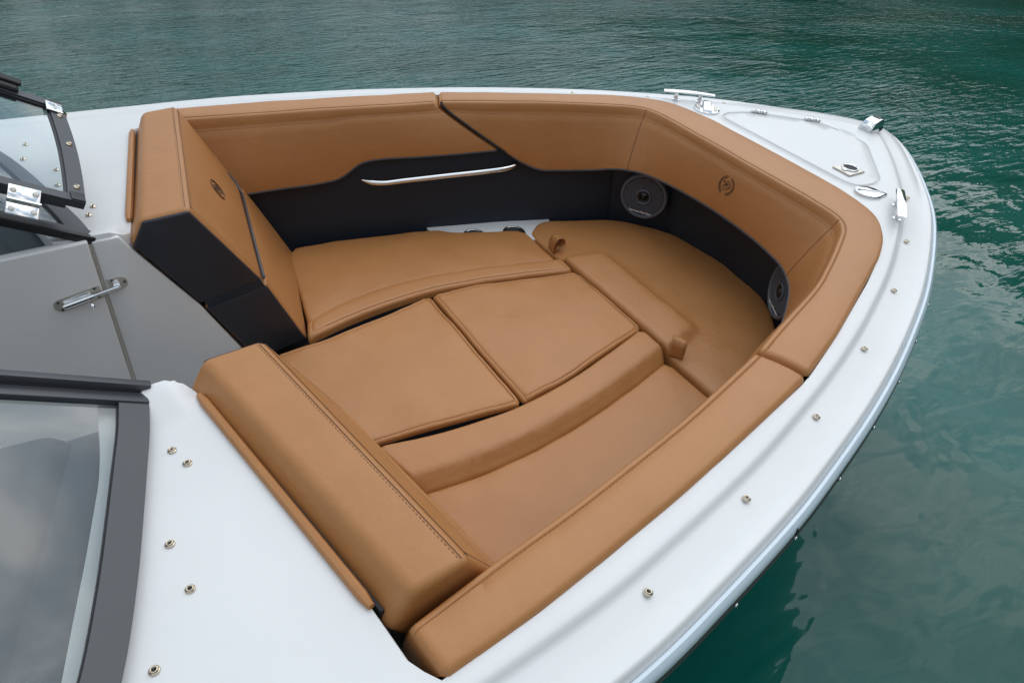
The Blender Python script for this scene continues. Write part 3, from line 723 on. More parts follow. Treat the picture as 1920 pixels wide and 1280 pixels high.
# ------------------------------------------------------------------ backrests
def backrest(s, label, endlabel):
    # x, z of the two end sections, inboard (y = .285) and outboard
    yi, yo = 0.285 * s, 0.935 * s
    b = thing('backrest', label, 'backrest cushion', (0.25, 0.6 * s, -0.45), 'aft backrests of the bow lounge')
    I_ = [(0.222, yi, 0.058), (0.106, yi, 0.052), (0.068, yi, -0.012), (0.196, yi, -0.244), (0.374, yi, -0.214)]
    O_ = [(0.340, yo, 0.062), (0.240, yo, 0.055), (0.201, yo, -0.030), (0.300, 0.90 * s, -0.244), (0.475, 0.87 * s, -0.205)]
    up = part('upper_cushion', b, prism(I_, O_, 0.016, 4), TAN, ang=80)
    J_ = [(0.382, yi, -0.224), (0.200, yi, -0.254), (0.315, yi, -0.50), (0.482, yi, -0.482)]
    Q_ = [(0.482, 0.87 * s, -0.212), (0.300, 0.87 * s, -0.254), (0.40, 0.86 * s, -0.50), (0.612, 0.80 * s, -0.492)]
    low = part('lower_cushion', b, prism(J_, Q_, 0.013, 4), TAN, ang=80)
    # dark end panels, sunk to a thin tan border
    def endpanel(P, nm, par, off):
        c = sum((V(p) for p in P), V()) / len(P); e = 0.0055
        Pi = [V(p) + (c - V(p)).normalized() * e * 1.5 for p in P]
        A = [V((p.x, yi - s * 0.0035, p.z)) for p in Pi]; B = [V((p.x, yi + s * 0.02, p.z)) for p in Pi]
        return part(nm, par, prism(A, B, 0.006, 3), GREYB, ang=80)
    part('end_strip', low, prism([(0.360, yi - s * 0.002, -0.196), (0.206, yi - s * 0.002, -0.228), (0.216, yi - s * 0.002, -0.272), (0.378, yi - s * 0.002, -0.240)], [(0.360, yi + s * 0.02, -0.196), (0.206, yi + s * 0.02, -0.228), (0.216, yi + s * 0.02, -0.272), (0.378, yi + s * 0.02, -0.240)], 0.001), BLACK)
    endpanel(I_, 'end_panel', up, 0); endpanel(J_, 'end_panel', low, 0)
    # double seam on the top front edge, seam on the end of the front face
    def lerp(a, c, t): return V(a).lerp(V(c), t)
    fwd_i, fwd_o, aft_i, aft_o, bi, bo = I_[0], O_[0], I_[1], O_[1], I_[4], O_[4]
    z1 = V((0, 0, 0.0004))
    def line(a, c, n=14): return [V(a).lerp(V(c), t) for t in np.linspace(0.018, 0.982, n)]
    ta, tb = (V(aft_i) - V(fwd_i)).normalized(), (V(bi) - V(fwd_i)).normalized()
    nrm_top = V((0, 0, 1)); nrm_f = V((0.85, 0, 0.5)).normalized()
    nf = (V(fwd_o) - V(fwd_i)).cross(V(bi) - V(fwd_i)).normalized(); nf = nf if nf.x > 0 else -nf
    nt_ = (V(fwd_o) - V(fwd_i)).cross(V(aft_i) - V(fwd_i)).normalized(); nt_ = nt_ if nt_.z > 0 else -nt_
    dl = (V(fwd_o) - V(fwd_i)).normalized(); wt = nt_.cross(dl); wt = wt if wt.x < 0 else -wt
    wf = nf.cross(dl); wf = wf if wf.z < 0 else -wf
    part('stitching', up, stitches([p + wt * 0.013 for p in line(fwd_i, fwd_o)], 0.0005), SEAM); part('seam', up, tube([p + wt * 0.0085 for p in line(fwd_i, fwd_o)], 0.0007, 5), SEAM)
    part('stitching', up, stitches([p + wf * 0.013 for p in line(fwd_i, fwd_o)], 0.0005), SEAM); part('seam', up, tube([p + wf * 0.0085 for p in line(fwd_i, fwd_o)], 0.0007, 5), SEAM)
    part('stitching', up, stitches([p + (V(fwd_o) - V(fwd_i)).normalized() * 0.019 for p in line(fwd_i, bi, 8)]), SEAM)
    if s > 0: 
        part('stitching', low, stitches([p + dl * 0.019 for p in line(J_[0], J_[3], 8)]), SEAM)
        pp = [V(bi) + V((0.004, 0.004, 0.012))] + [V(bi).lerp(V(bo), t) + nf * 0.001 + wf * 0.004 for t in np.linspace(0.03, 0.86, 10)]
        pp += [V(bi).lerp(V(bo), 0.92) + nf * 0.002 - wf * 0.02, V(bi).lerp(V(bo), 0.95) + nf * 0.0 - wf * 0.06]
        part('piping', up, tube(pp, 0.0045, 8), PIPING)
    else:
        pe = [p + nf * 0.0 + dl * (-0.019) for p in line(fwd_o, bo, 8)]
        part('seam', up, tube(pe, 0.0011, 5), SEAM)
    # emblem on the front face
    if s > 0: ctr = V((0.355, 0.603, -0.076))
    else: ctr = V((0.355, -0.603, -0.076))
    d0 = (ctr - V(fwd_i)).dot(nf); ctr = ctr - nf * d0
    upd = -wf
    if s > 0: emblem(up, frame(ctr + nf * 0.0006, upd.cross(nf), nf), 0.034)
    # welted flap at the foot of the back, on the deck
    if s > 0: a, c = V((0.087, 0.375, 0.006)), V((0.197, 0.915, 0.006))
    else: a, c = V((0.081, -0.336, 0.006)), V((0.188, -0.900, 0.006))
    st = part('flap', b, tube([a.lerp(c, t) for t in np.linspace(0, 1, 24)], [0.006] + [0.0095] * 22 + [0.006], 10, up=(0, 0, 1), flat=1.1), TAN)
    part('dark_backing', b, prism([a + V((0.006, 0, -0.06)), a + V((0.014, 0, -0.06)), a + V((0.014, 0, -0.004)), a + V((0.006, 0, -0.004))],
                             [c + V((0.010, 0.01 * s, -0.06)), c + V((0.016, 0.01 * s, -0.06)), c + V((0.016, 0.01 * s, -0.008)), c + V((0.010, 0.01 * s, -0.008))], 0), DARK)  # dark strip put in as the shade of the gap between flap and backrest
    return b
backrest(1, 'tan backrest with dark grey end panels, at the far side of the walkway', '')
backrest(-1, 'big tan backrest in the foreground beside the near windshield', '')

# ------------------------------------------------------------------ seat cushions
SZ = -0.45
def M_at(): return Matrix.Identity(4)
# bow cushion
bo_half = [(1.60, 0.585), (1.76, 0.530), (1.905, 0.475), (1.99, 0.392), (2.066, 0.292), (2.110, 0.19), (2.122, 0.0)]
bow_poly = [(1.506, 0.20), (1.506, 0.515)] + bo_half + [(x, -y) for x, y in reversed(bo_half[:-1])] + [(1.506, -0.56), (1.506, -0.20)]
bow_out = round_poly(bow_poly, [0.0, 0.03, 0.05, 0.1, 0.06, 0.06, 0.08, 0.05, 0.05, 0.05, 0.08, 0.06, 0.06, 0.1, 0.04, 0.01, 0.0], 0.014)
def sm(a, b, x): t = max(0, min(1, (x - a) / (b - a))); return t * t * (3 - 2 * t)
def bar(x, y):
    e = 0.305 + (x - 1.52) * -0.25
    fx = 1 - sm(1.655, 1.70, x); fy = (1 - sm(e - 0.02, e + 0.015, abs(y + 0.02)))
    return 0.030 * fx * fy
bow = thing('seat_cushion', 'large tan bow cushion filling the point of the lounge, with a raised bar', 'seat cushion', (1.8, 0, SZ - 0.07), 'seat cushions of the bow lounge')
part('cushion_top', bow, pad(bow_out, 0.016, 0.08, 0.008, 0.018, None, bar, SZ - 0.022, 1, 0.0018), TAN, ang=60)
for s, p0, yw in ((1, V((1.512, 0.372, -0.447)), 0.25), (-1, V((1.514, -0.350, -0.444)), 0.75)):
    # folded pull strap: a loop of webbing standing in the joint
    loop = [(0.0, -0.02), (0.0, 0.004), (0.003, 0.022), (0.014, 0.034), (0.030, 0.030), (0.037, 0.014), (0.030, 0.001), (0.014, -0.001), (0.006, -0.02)]
    c = spline([np.array(q) for q in loop], 5); vs, fs = [], []
    ca, sa = math.cos(yw * -s * 0.9), math.sin(yw * -s * 0.9)
    wd = 0.050
    for x, z in c:
        for j, y in enumerate(np.linspace(-wd / 2, wd / 2, 7)):
            k = 1.0 + 0.22 * (y / wd) * -s
            X, Y, Z = x * k * 1.15, y, z * (k if z > 0 else 1) * 1.15
            vs.append(V((p0.x + X * ca - Y * sa, p0.y + X * sa + Y * ca, p0.z + Z)))
    for i in range(len(c) - 1):
        for j in range(6): fs.append((i * 7 + j, i * 7 + j + 1, (i + 1) * 7 + j + 1, (i + 1) * 7 + j))
    o = part('pull_strap', bow, (vs, fs), TAN)
    sol = o.modifiers.new('thick', 'SOLIDIFY'); sol.thickness = 0.0025; sol.offset = 0
    for e_ in (-0.4, 0.4):
        t_ = [vs[i * 7 + (1 if e_ < 0 else 5)] for i in range(4, len(c) - 3)]
        part('seam', o, tube([q + (q - (p0 + V((0.015, 0, 0.012)))).normalized() * 0.0018 for q in t_], 0.0007, 4), SEAM)

# side cushions
def side_cushion(s, label):
    c = thing('seat_cushion', label, 'seat cushion', (1.0, 0.5 * s, SZ - 0.07), 'seat cushions of the bow lounge')
    inner_top = [(0.470, 0.252), (0.62, 0.286), (0.78, 0.305), (0.92, 0.308), (1.10, 0.288), (1.30, 0.245), (1.49, 0.196)]
    ribo = [(0.505, 0.355), (0.64, 0.398), (0.80, 0.420), (0.95, 0.418), (1.12, 0.392), (1.30, 0.350), (1.492, 0.300)]
    if s < 0: ribo = [(0.52, 0.430), (0.64, 0.446), (0.80, 0.452), (0.95, 0.443), (1.12, 0.420), (1.30, 0.385), (1.492, 0.340)]
    it = [tuple(p) for p in spline([np.array(p) for p in inner_top], 4)]; ro = [tuple(p) for p in spline([np.array(p) for p in ribo], 4)]
    if s > 0: out_ = [(1.498, 0.548), (1.44, 0.574), (1.27, 0.632), (1.215, 0.660), (1.18, 0.698), (0.955, 0.752), (0.78, 0.786), (0.600, 0.806), (0.565, 0.70), (0.545, 0.56)]
    else: out_ = [(1.498, 0.57), (1.40, 0.62), (1.25, 0.665), (1.10, 0.705), (0.955, 0.748), (0.78, 0.790), (0.590, 0.83), (0.565, 0.70), (0.545, 0.56)]
    main = ro[::-1]; main = [(x, y - 0.004) for x, y in ro] + out_
    mo = round_poly([(x, y * s) for x, y in main], [0.0] * (len(ro) - 1) + [0.02, 0.03] + [0.03] * (len(out_) - 3) + [0.02, 0.0], 0.016)
    part('cushion_top', c, pad(mo, 0.013, 0.08, 0.009, 0.03, None, None, SZ - (0.022 if s > 0 else 0.034), 2 + s, 0.0018), TAN, ang=60)
    rb = it + ro[::-1]
    rbo = round_poly([(x, y * s) for x, y in rb], [0.02] + [0.0] * (len(it) - 2) + [0.02, 0.03] + [0.0] * (len(ro) - 2) + [0.02], 0.012)
    hh = 0.003 if s > 0 else 0.008
    ron = np.array([(x, y * s) for x, y in ro])
    def fall(x, y):
        d = dist_to(ron, np.array([[x, y]]), False)[0]
        return -(0.012 if s > 0 else 0.036) * (1 - sm(0.0, 0.050 if s < 0 else 0.035, d))
    part('raised_edge', c, pad(rbo, 0.012, 0.030 if s > 0 else 0.055, 0.002, 0.014, 0.017 if s > 0 else None, fall, SZ + hh, 6 + s, 0.0012), TAN, ang=60)
    part('cushion_base', c, pad(round_poly([(x, y * s + s * 0.0015) for x, y in it] + [(x, y * s - s * 0.004) for x, y in ro[::-1]], 0.01, 0.02), 0.002, 0.10, 0, 0.05, None, None, SZ - (0.025 if s > 0 else 0.046), 3, 0), BLACK, ang=60)
    # stitched seam beside the walkway edge
    itn = np.array([(x, y * s) for x, y in it])
    if s > 0: sp = [V((x + 0.0, y + s * 0.017, SZ + hh + 0.0002 + (0.0 if s > 0 else 0.001))) for x, y in itn[2:-2]]
    if s > 0: part('stitching', c, stitches(sp), SEAM)
    return c
side_cushion(1, 'tan side cushion on the far side, next to the cup holders')
side_cushion(-1, 'tan side cushion on the near side, sloping up to a thick padded edge')

# filler cushions
def edge_w(x): return np.interp(x, [0.36, 0.47, 0.62, 0.78, 0.92, 1.10, 1.30, 1.50], [0.236, 0.240, 0.258, 0.280, 0.298, 0.282, 0.238, 0.190])
def filler(x0, x1, label, seed):
    c = thing('filler_cushion', label, 'filler cushion', ((x0 + x1) / 2, 0, SZ - 0.07), 'filler cushions between the side seats')
    xs = np.linspace(x0, x1, 9)
    pw = []
    for x in xs: pw.append((x, edge_w(x) - (0.008 if x < 0.9 and x0 < 0.5 else 0.002) - 0.006 * math.sin(math.pi * min(1, max(0, (x - 0.42) / 0.5)))*(1 if x0 < .5 else 0)))
    sw = [(x, -edge_w(x) + 0.001 + 0.005 * math.sin(math.pi * min(1, max(0, (x - x0) / (x1 - x0))))) for x in xs[::-1]]
    poly = round_poly(pw + sw, [0.02] + [0] * 7 + [0.02, 0.02] + [0] * 7 + [0.02], 0.012)
    part('cushion_top', c, pad(poly, 0.009, 0.018, 0.006, 0.03, 0.013, None, SZ - 0.002, seed, 0.0026), TAN, ang=60)
    pc = sum((V(q) for q in poly), V((0, 0))) / len(poly)
    part('cushion_base', c, pad([tuple(pc + (V(q) - pc) * 0.992) for q in poly], 0.002, 0.06, 0, 0.06, None, None, SZ - 0.0195, 4, 0), BLACK, ang=60)
    st = stitch(poly, 0.013, SZ - 0.0042, sel=lambda x, y: y < 0.0 or x > x1 - 0.03)
    # only the runs next to the joints carry visible thread
    run1 = [p for p in st if p.y < -0.0 and x0 + 0.03 < p.x < x1 - 0.03]
    run1.sort(key=lambda p: p.x); part('stitching', c, stitches(run1), SEAM)
    run2 = [V((x1 - 0.0135, y, SZ + 0.0004)) for y in np.linspace(-edge_w(x1) + 0.02, edge_w(x1) - 0.025, 20)]
    part('stitching', c, stitches(run2), SEAM)
    return c
filler(0.350, 0.925, 'rear tan filler cushion, beside the dark end panel of the far backrest', 11)
filler(0.933, 1.500, 'forward tan filler cushion, behind the raised bar of the bow cushion', 12)

# cup holder shelf
sh = part('cup_holder_shelf', boat, prism([(1.145, 0.80, -0.478), (1.66, 0.60, -0.478), (1.60, 0.45, -0.478), (1.145, 0.58, -0.478)], [(1.145, 0.80, -0.50), (1.66, 0.60, -0.50), (1.60, 0.45, -0.50), (1.145, 0.58, -0.50)], 0.002), WHITE)
for cx, cy in ((1.290, 0.600), (1.455, 0.555)):
    ring_ = mesh_data(*lathe([(0.036, 0.0), (0.037, 0.005), (0.042, 0.007), (0.0475, 0.004), (0.049, 0.0)], 32, False), CHROME)
    r_ = inst('cup_ring', sh, ring_, Matrix.Translation((cx, cy, -0.477)))
    inst('cup_well', sh, mesh_data(*lathe([(0.0365, 0.006), (0.035, 0.001), (0.0, 0.001)], 24, False), DARK), Matrix.Translation((cx, cy, -0.477)))

# grab handle
HSH = V((0.028, 0.0, -0.006))
hp = [V((0.868, 0.792, -0.2355)), V((0.892, 0.772, -0.240)), V((0.935, 0.752, -0.243)), V((1.02, 0.733, -0.240)), V((1.18, 0.693, -0.232)), V((1.34, 0.652, -0.224)), V((1.42, 0.640, -0.221)), V((1.462, 0.648, -0.219)), V((1.49, 0.672, -0.217))]
hc = spline([q + HSH for q in hp], 8)
gh = part('grab_handle', boat, tube(hc, [0.004 + 0.0066 * min(1, min(i, len(hc) - 1 - i) / 9) for i in range(len(hc))], 16, flat=1.0), CHROME, ang=80)

# ------------------------------------------------------------------ speakers
def text_geo(txt, size, thick=0.0004):
    cu = bpy.data.curves.new('t', 'FONT'); cu.body = txt; cu.size = size; cu.align_x = 'CENTER'; cu.extrude = thick; cu.offset = 0.0002
    ob = bpy.data.objects.new('t', cu); COL.objects.link(ob)
    dg = bpy.context.evaluated_depsgraph_get(); me = ob.evaluated_get(dg).to_mesh()
    g = [v.co.copy() for v in me.vertices], [tuple(p.vertices) for p in me.polygons]
    ob.evaluated_get(dg).to_mesh_clear(); bpy.data.objects.remove(ob); return g
TXT = text_geo('harman/kardon', 0.0155)
def hexgrid(R0, R1):
    vs, fs = [], []; s = 0.0086
    for i in range(-30, 31):
        for j in range(-30, 31):
            x = (i + (j % 2) * 0.5) * s; y = j * s * 0.87; r = math.hypot(x, y)
            if not (R0 < r < R1): continue
            if y < -0.064 and abs(x) < 0.050: continue
            k = len(vs)
            for rr, zz in ((s * 0.578, 0.0), (s * 0.40, 0.0003), (s * 0.38, -0.0018)):
                for a in range(6): t = math.radians(60 * a + 30); vs.append(V((x + rr * math.cos(t), y + rr * math.sin(t), zz)))
            for q in range(2):
                for a in range(6): fs.append((k + q * 6 + a, k + q * 6 + (a + 1) % 6, k + (q + 1) * 6 + (a + 1) % 6, k + (q + 1) * 6 + a))
    return vs, fs
HEX = mesh_data(*hexgrid(0.034, 0.083), GRILLE, smooth=False)
def speaker(s):
    ctr = V((1.962, 0.366 * s, -0.325))
    z = V((-0.83, -0.55 * s, 0.0)).normalized(); M = frame(ctr, V((-0.52, 0.80 * s, 0)) * (-s) if False else V((0, 0, 1)).cross(z), z)
    fr_ = lathe([(0.0, -0.055), (0.098, -0.055), (0.101, -0.012), (0.100, 0.0), (0.096, 0.0045), (0.089, 0.005), (0.085, 0.001), (0.084, -0.002), (0.0, -0.002)], 48, False)
    o = part('speaker', boat, xf(fr_, M), GRILLE, ang=40)
    part('dark_backing', o, xf(lathe([(0.0, -0.0012), (0.0845, -0.0012)], 40, False), M), DARK)
    g = inst('grille', o, HEX, Matrix.Translation(BASE[o]) @ Matrix.Translation(-BASE[o]) @ M @ Matrix.Translation((0, 0, 0.0012))); g['kind'] = 'stuff'
    part('tweeter_ring', o, xf(lathe([(0.025, -0.001), (0.026, 0.006), (0.0300, 0.008), (0.0335, 0.0055), (0.0345, 0.0)], 36, False), M), GRILLE)
    part('tweeter', o, xf(lathe([(0.0, 0.009), (0.008, 0.0075), (0.013, 0.002), (0.017, 0.0), (0.026, 0.003)], 30, False), M), CONE)
    part('lettering', o, xf(TXT, M @ Matrix.Translation((0, -0.0745, 0.0024))), PRINT, smooth=False)
for s in (1, -1): speaker(s)

# ------------------------------------------------------------------ deck hardware
def cleat(s):
    ctr = V((2.220, 0.492 * s, 0.0)); ax = V((0.172, -0.116 * s, 0.0)).normalized(); M = frame(ctr, ax, (0, 0, 1))
    hl = 0.106; sec = []
    xs = np.linspace(-hl, hl, 15); vs, fs = [], []
    for x in xs:
        t = abs(x) / hl; w = 0.0165 * (1 - 0.15 * t * t); zc = 0.036 - 0.003 * t ** 2; h = 0.0052 * (1 - 0.2 * t)
        for a in range(10): q = 2 * math.pi * a / 10; vs.append(V((x, w * math.copysign(abs(math.cos(q)) ** .7, math.cos(q)), zc + h * math.copysign(abs(math.sin(q)) ** .7, math.sin(q)))))
    for i in range(14):
        for a in range(10): fs.append((i * 10 + a, i * 10 + (a + 1) % 10, (i + 1) * 10 + (a + 1) % 10, (i + 1) * 10 + a))
    fs.append(tuple(reversed(range(10)))); fs.append(tuple(140 + a for a in range(10)))
    o = part('cleat', boat, xf((vs, fs), M), CHROME)
    for x in (-0.050, 0.050):
        part('cleat_post', o, xf(lathe([(0.0145, 0.0), (0.0145, 0.004), (0.010, 0.006), (0.0078, 0.012), (0.0078, 0.026), (0.009, 0.033)], 16), M @ Matrix.Translation((x, 0, 0))), CHROME)
for s in (1, -1): cleat(s)
# flush round fittings inboard of the cleats
def pop_up(s):
    if s > 0:
        M = frame(V((2.232, 0.392, 0.0)), (0.72, -0.69, 0), (0, 0, 1))
        o = part('pop_up_cleat', boat, xf(lathe([(0.052, 0.0), (0.052, 0.005), (0.047, 0.009), (0.0, 0.010)], 36, False), M), CHROME)
        geos = []
        for y in (-1,):
            pts = [(-0.046, 0.0), (-0.030, 0.001), (-0.012, 0.004), (0.012, 0.004), (0.030, 0.001), (0.046, 0)]
        part('bridge', o, xf(prism([(-0.019, -0.047, 0.009), (0.019, -0.047, 0.009), (0.016, -0.040, 0.016), (-0.016, -0.040, 0.016)], [(-0.019, 0.047, 0.009), (0.019, 0.047, 0.009), (0.016, 0.040, 0.024), (-0.016, 0.040, 0.024)], 0.003), M), CHROME)
        for sx in (-1, 1):
            pl = [(sx * 0.0235 + sx * 0.021 * math.cos(a) * (1 if True else 1), 0.031 * math.sin(a)) for a in np.linspace(-1.35, 1.35, 9)]
            vs = [V((x, y, 0.0105)) for x, y in pl] + [V((x, y, 0.0085)) for x, y in pl]
            part('finger_recess', o, xf((vs, [tuple(range(9))]), M), SATIN, smooth=False)
    else:
        M = frame(V((2.240, -0.368, 0.0)), (0.80, -0.60, 0), (0, 0, 1))
        poly = [(0.048 * math.cos(a) * 1.0, 0.040 * math.sin(a)) for a in np.linspace(0.5, 2 * math.pi - 0.5, 24)] + [(0.066, 0.0)]
        A = [V((x, y, 0)) for x, y in poly]
        vs = []; 
        for k, z in ((1.0, 0.0), (1.0, 0.005), (0.93, 0.010), (0.55, 0.013)): vs += [V((x * k, y * k, z)) for x, y in poly]
        m = len(poly); fs = [(i * m + j, i * m + (j + 1) % m, (i + 1) * m + (j + 1) % m, (i + 1) * m + j) for i in range(3) for j in range(m)] + [tuple(3 * m + j for j in range(m))]
        o = part('pop_up_cleat', boat, xf((vs, fs), M), CHROME)
        part('ridge', o, xf(prism([(-0.040, -0.004, 0.010), (0.055, -0.004, 0.008), (0.05, 0.004, 0.010), (-0.040, 0.006, 0.012)], [(-0.036, -0.002, 0.017), (0.040, -0.002, 0.015), (0.040, 0.002, 0.015), (-0.036, 0.003, 0.017)], 0.001), M), CHROME)
pop_up(1); pop_up(-1)
# bow light: hooded chrome housing
Ml = frame(V((2.772, -0.012, -0.004)), (1, 0.02, 0), (0, 0, 1))
pr_ = [(-0.046, 0.0), (-0.038, 0.024), (-0.020, 0.044), (0.008, 0.053), (0.032, 0.051), (0.044, 0.040), (0.042, 0.027), (0.034, 0.0)]
bl = part('bow_light', boat, xf(prism([V((x, 0.031 - z * 0.12, z)) for x, z in pr_], [V((x, -0.031 + z * 0.12, z)) for x, z in pr_], 0.006, 3), Ml), CHROME, ang=50)
part('lens', bl, xf(rbox(0.030, 0.061, 0.022, 0.005, (0.026, 0, 0.0125)), Ml), CONE)
part('top_window', bl, xf(rbox(0.024, 0.028, 0.003, 0.001, (0.020, 0, 0.0530)), Ml), FRAMEK)
# hatch hinges
for hx, hy in ((2.430, 0.287), (2.595, 0.146)):
    d = V((0.76, -0.65, 0)).normalized(); M = frame(V((hx, hy, 0.0)), d, (0, 0, 1))
    o = part('hatch_hinge', boat, xf(join(rbox(0.056, 0.006, 0.010, 0.002, (0, 0, 0.006))), M), CHROME)
    for q in (-0.023, 0.0, 0.023):
        part('knuckle', o, xf(rbox(0.011, 0.022, 0.010, 0.0025, (q, 0, 0.007)), M), CHROME)
        part('knuckle', o, xf(rbox(0.005, 0.026, 0.012, 0.002, (q + 0.0085, 0, 0.008)), M), CHROME)
# hatch latch
Mq = frame(V((2.335, -0.221, 0.0)), (1, -0.02, 0), (0, 0, 1))
lt = part('hatch_latch', boat, xf(rbox(0.088, 0.076, 0.007, 0.0025, (0, 0, 0.0035)), Mq), SATIN)
part('ring', lt, xf(tube([V((0.006 + 0.027 * math.cos(a), 0.027 * math.sin(a), 0.009)) for a in np.linspace(0, 2 * math.pi, 25)[:-1]], 0.0034, 8, True), Mq), CHROME)
part('well', lt, xf(lathe([(0.0, 0.0076), (0.026, 0.0076)], 24, False), Mq @ Matrix.Translation((0.006, 0, 0))), DARK)
part('ring_tab', lt, xf(rbox(0.016, 0.018, 0.006, 0.002, (-0.026, 0, 0.009)), Mq), CHROME)

# canvas snaps
SNR = mesh_data(*lathe([(0.0078, 0.0), (0.0080, 0.0012), (0.0072, 0.0022), (0.0060, 0.0025), (0.0054, 0.0048), (0.0046, 0.0058), (0.0037, 0.0054), (0.0031, 0.0024), (0.0, 0.0022)], 20, False), BRASS)
SNC = mesh_data(*lathe([(0.0026, 0.0028), (0.0020, 0.0042), (0.0, 0.0044)], 8, False), DARK)
sn = [(2.386, 0.435, -0.013), (2.107, 0.609, -0.0155), (1.818, 0.753, -0.016), (1.507, 0.872, -0.016), (1.196, 0.966, -0.016), (0.887, 1.041, -0.016), (0.591, 1.091, -0.016),
      (0.005, 0.448, 0), (0.021, 0.490, 0), (-0.042, 0.642, 0), (-0.034, 0.736, 0), (-0.105, 0.835, 0), (-0.09, 0.93, 0)]
for x, y, z in sn:
    for s in (1, -1):
        if s > 0 and 0.2 < x < 1.75: continue
        o = inst('snap', boat, SNR, Matrix.Translation((x, y * s, z + 0.0005)) @ Matrix.Rotation(random.uniform(-.06, .06), 4, 'X'))
        inst('stud', o, SNC, Matrix.Identity(4)); o.children[0].matrix_local = Matrix.Identity(4)

# ------------------------------------------------------------------ consoles, walkway wall and door
for s in (1, -1):
    P = [(0.068, 0.283 * s, -0.020), (0.050, 0.283 * s, 0.018), (-0.010, 0.283 * s, 0.018), (-0.034, 0.283 * s, -0.97), (0.60, 0.283 * s, -0.97), (0.300, 0.283 * s, -0.49), (0.194, 0.283 * s, -0.244)]
    Qp = [(x, y + 0.02 * s, z) for x, y, z in P]
    part('console_side', boat, prism(P, Qp, 0.004, 2), WHITE, ang=50)
    part('console_front', boat, prism([(0.07, 0.29 * s, -0.04), (0.19, 0.29 * s, -0.26), (0.30, 0.29 * s, -0.50), (0.30, 0.29 * s, -0.97), (0.27, 0.29 * s, -0.97), (0.02, 0.29 * s, -0.04)],
                                   [(0.17, 0.86 * s, -0.04), (0.29, 0.88 * s, -0.26), (0.39, 0.86 * s, -0.50), (0.39, 0.86 * s, -0.97), (0.30, 0.86 * s, -0.97), (0.10, 0.86 * s, -0.04)], 0), WHITE, smooth=False)
    dp = [(-0.078, 0.30), (-0.105, 0.458), (-0.148, 0.61), (-0.175, 0.70), (-0.205, 0.80), (-0.31, 0.96), (-0.46, 0.985), (-0.95, 0.985), (-0.95, 0.30)]
    part('instrument_hood', boat, prism([(-0.12, 0.302 * s, -0.060), (-0.17, 0.302 * s, 0.000), (-0.80, 0.302 * s, 0.060), (-0.90, 0.302 * s, -0.060)], [(-0.335, 0.965 * s, -0.060), (-0.385, 0.965 * s, -0.010), (-0.80, 0.965 * s, 0.040), (-0.90, 0.965 * s, -0.060)], 0.02, 4), DASH, ang=50)
    part('dashboard', boat, prism([(x, y * s, -0.035) for x, y in dp], [(x, y * s, -0.30) for x, y in dp], 0.006, 2), DASH)
dpoly = [(-0.017, 0.026), (-0.042, -0.95), (-0.70, -0.95), (-0.70, 0.012)]
door = part('companion_door', boat, prism([(x, 0.274, z) for x, z in dpoly], [(x, 0.302, z) for x, z in dpoly], 0.005, 3), WHITE, ang=50)
part('door_gasket', door, prism([(-0.0165, 0.280, 0.012), (-0.0095, 0.280, 0.012), (-0.034, 0.280, -0.95), (-0.041, 0.280, -0.95)], [(-0.0165, 0.29, 0.012), (-0.0095, 0.29, 0.012), (-0.034, 0.29, -0.95), (-0.041, 0.29, -0.95)], 0), SATIN)
# barrel bolt on the door
def capsule_plate(x0, x1, z0, z1, h, t, roundl, roundr):
    o = []
    n_ = 8; r = h / 2
    ax = V((x1 - x0, 0, z1 - z0)); Lx = ax.length
    pts = []
    if roundr: pts += [(Lx - r + r * math.cos(a), r * math.sin(a)) for a in np.linspace(-math.pi / 2, math.pi / 2, n_)]
    else: pts += [(Lx, -r), (Lx, r)]
    if roundl: pts += [(r + r * math.cos(a), r * math.sin(a)) for a in np.linspace(math.pi / 2, 3 * math.pi / 2, n_)]
    else: pts += [(0, r), (0, -r)]
    M = frame(V((x0, 0.2735, z0)), ax, (0, -1, 0))
    A = [M @ V((x, y, 0)) for x, y in pts]; B = [M @ V((x, y, t)) for x, y in pts]
    return prism(A, B, 0.0004, 1), M
g, Mb = capsule_plate(-0.134, -0.024, -0.134, -0.115, 0.038, 0.003, True, False)
pl = part('barrel_bolt', boat, g, SATIN, ang=40)
def bolt_tube(x0, x1, r, yy=0.012): return tube([Mb @ V((x, 0, yy)) for x in (x0, x1)], r, 12)
part('bolt_housing', pl, join(bolt_tube(0.024, 0.050, 0.0078), bolt_tube(0.050, 0.078, 0.0076), bolt_tube(0.080, 0.092, 0.0078)), CHROME, ang=50)
part('housing_flange', pl, xf(rbox(0.062, 0.024, 0.004, 0.0015, (0.056, 0.001, 0.0045)), Mb), CHROME)
part('bolt_rod', pl, bolt_tube(0.020, 0.152, 0.0050), CHROME, ang=50)
part('bolt_knob', pl, xf(lathe([(0.0025, 0.0), (0.0025, 0.012), (0.0055, 0.016), (0.006, 0.020), (0.003, 0.025), (0.0, 0.0255)], 12, False), Mb @ Matrix.Translation((0.078, -0.004, 0.012)) @ Matrix.Rotation(math.radians(72), 4, 'X')), CHROME)
for x, y in ((0.014, 0.011), (0.014, -0.012), (0.100, 0.014), (0.100, -0.013)):
    part('screw', pl, xf(lathe([(0.0035, 0.003), (0.003, 0.0045), (0.0, 0.0045)], 10, False), Mb @ Matrix.Translation((x, y, 0))), STRIP)
M2 = frame(V((-0.006, 0.2825, -0.1125)), (0.99, 0, 0.10), (0, -1, 0))
pts = [(0.0, -0.019), (0.0, 0.019)] + [(0.026 + 0.019 * math.sin(a), 0.019 * math.cos(a)) for a in np.linspace(0, math.pi, 9)]
kp = part('bolt_keeper', boat, prism([M2 @ V((x, y, 0)) for x, y in pts], [M2 @ V((x, y, 0.003)) for x, y in pts], 0.0004, 1), SATIN, ang=40)
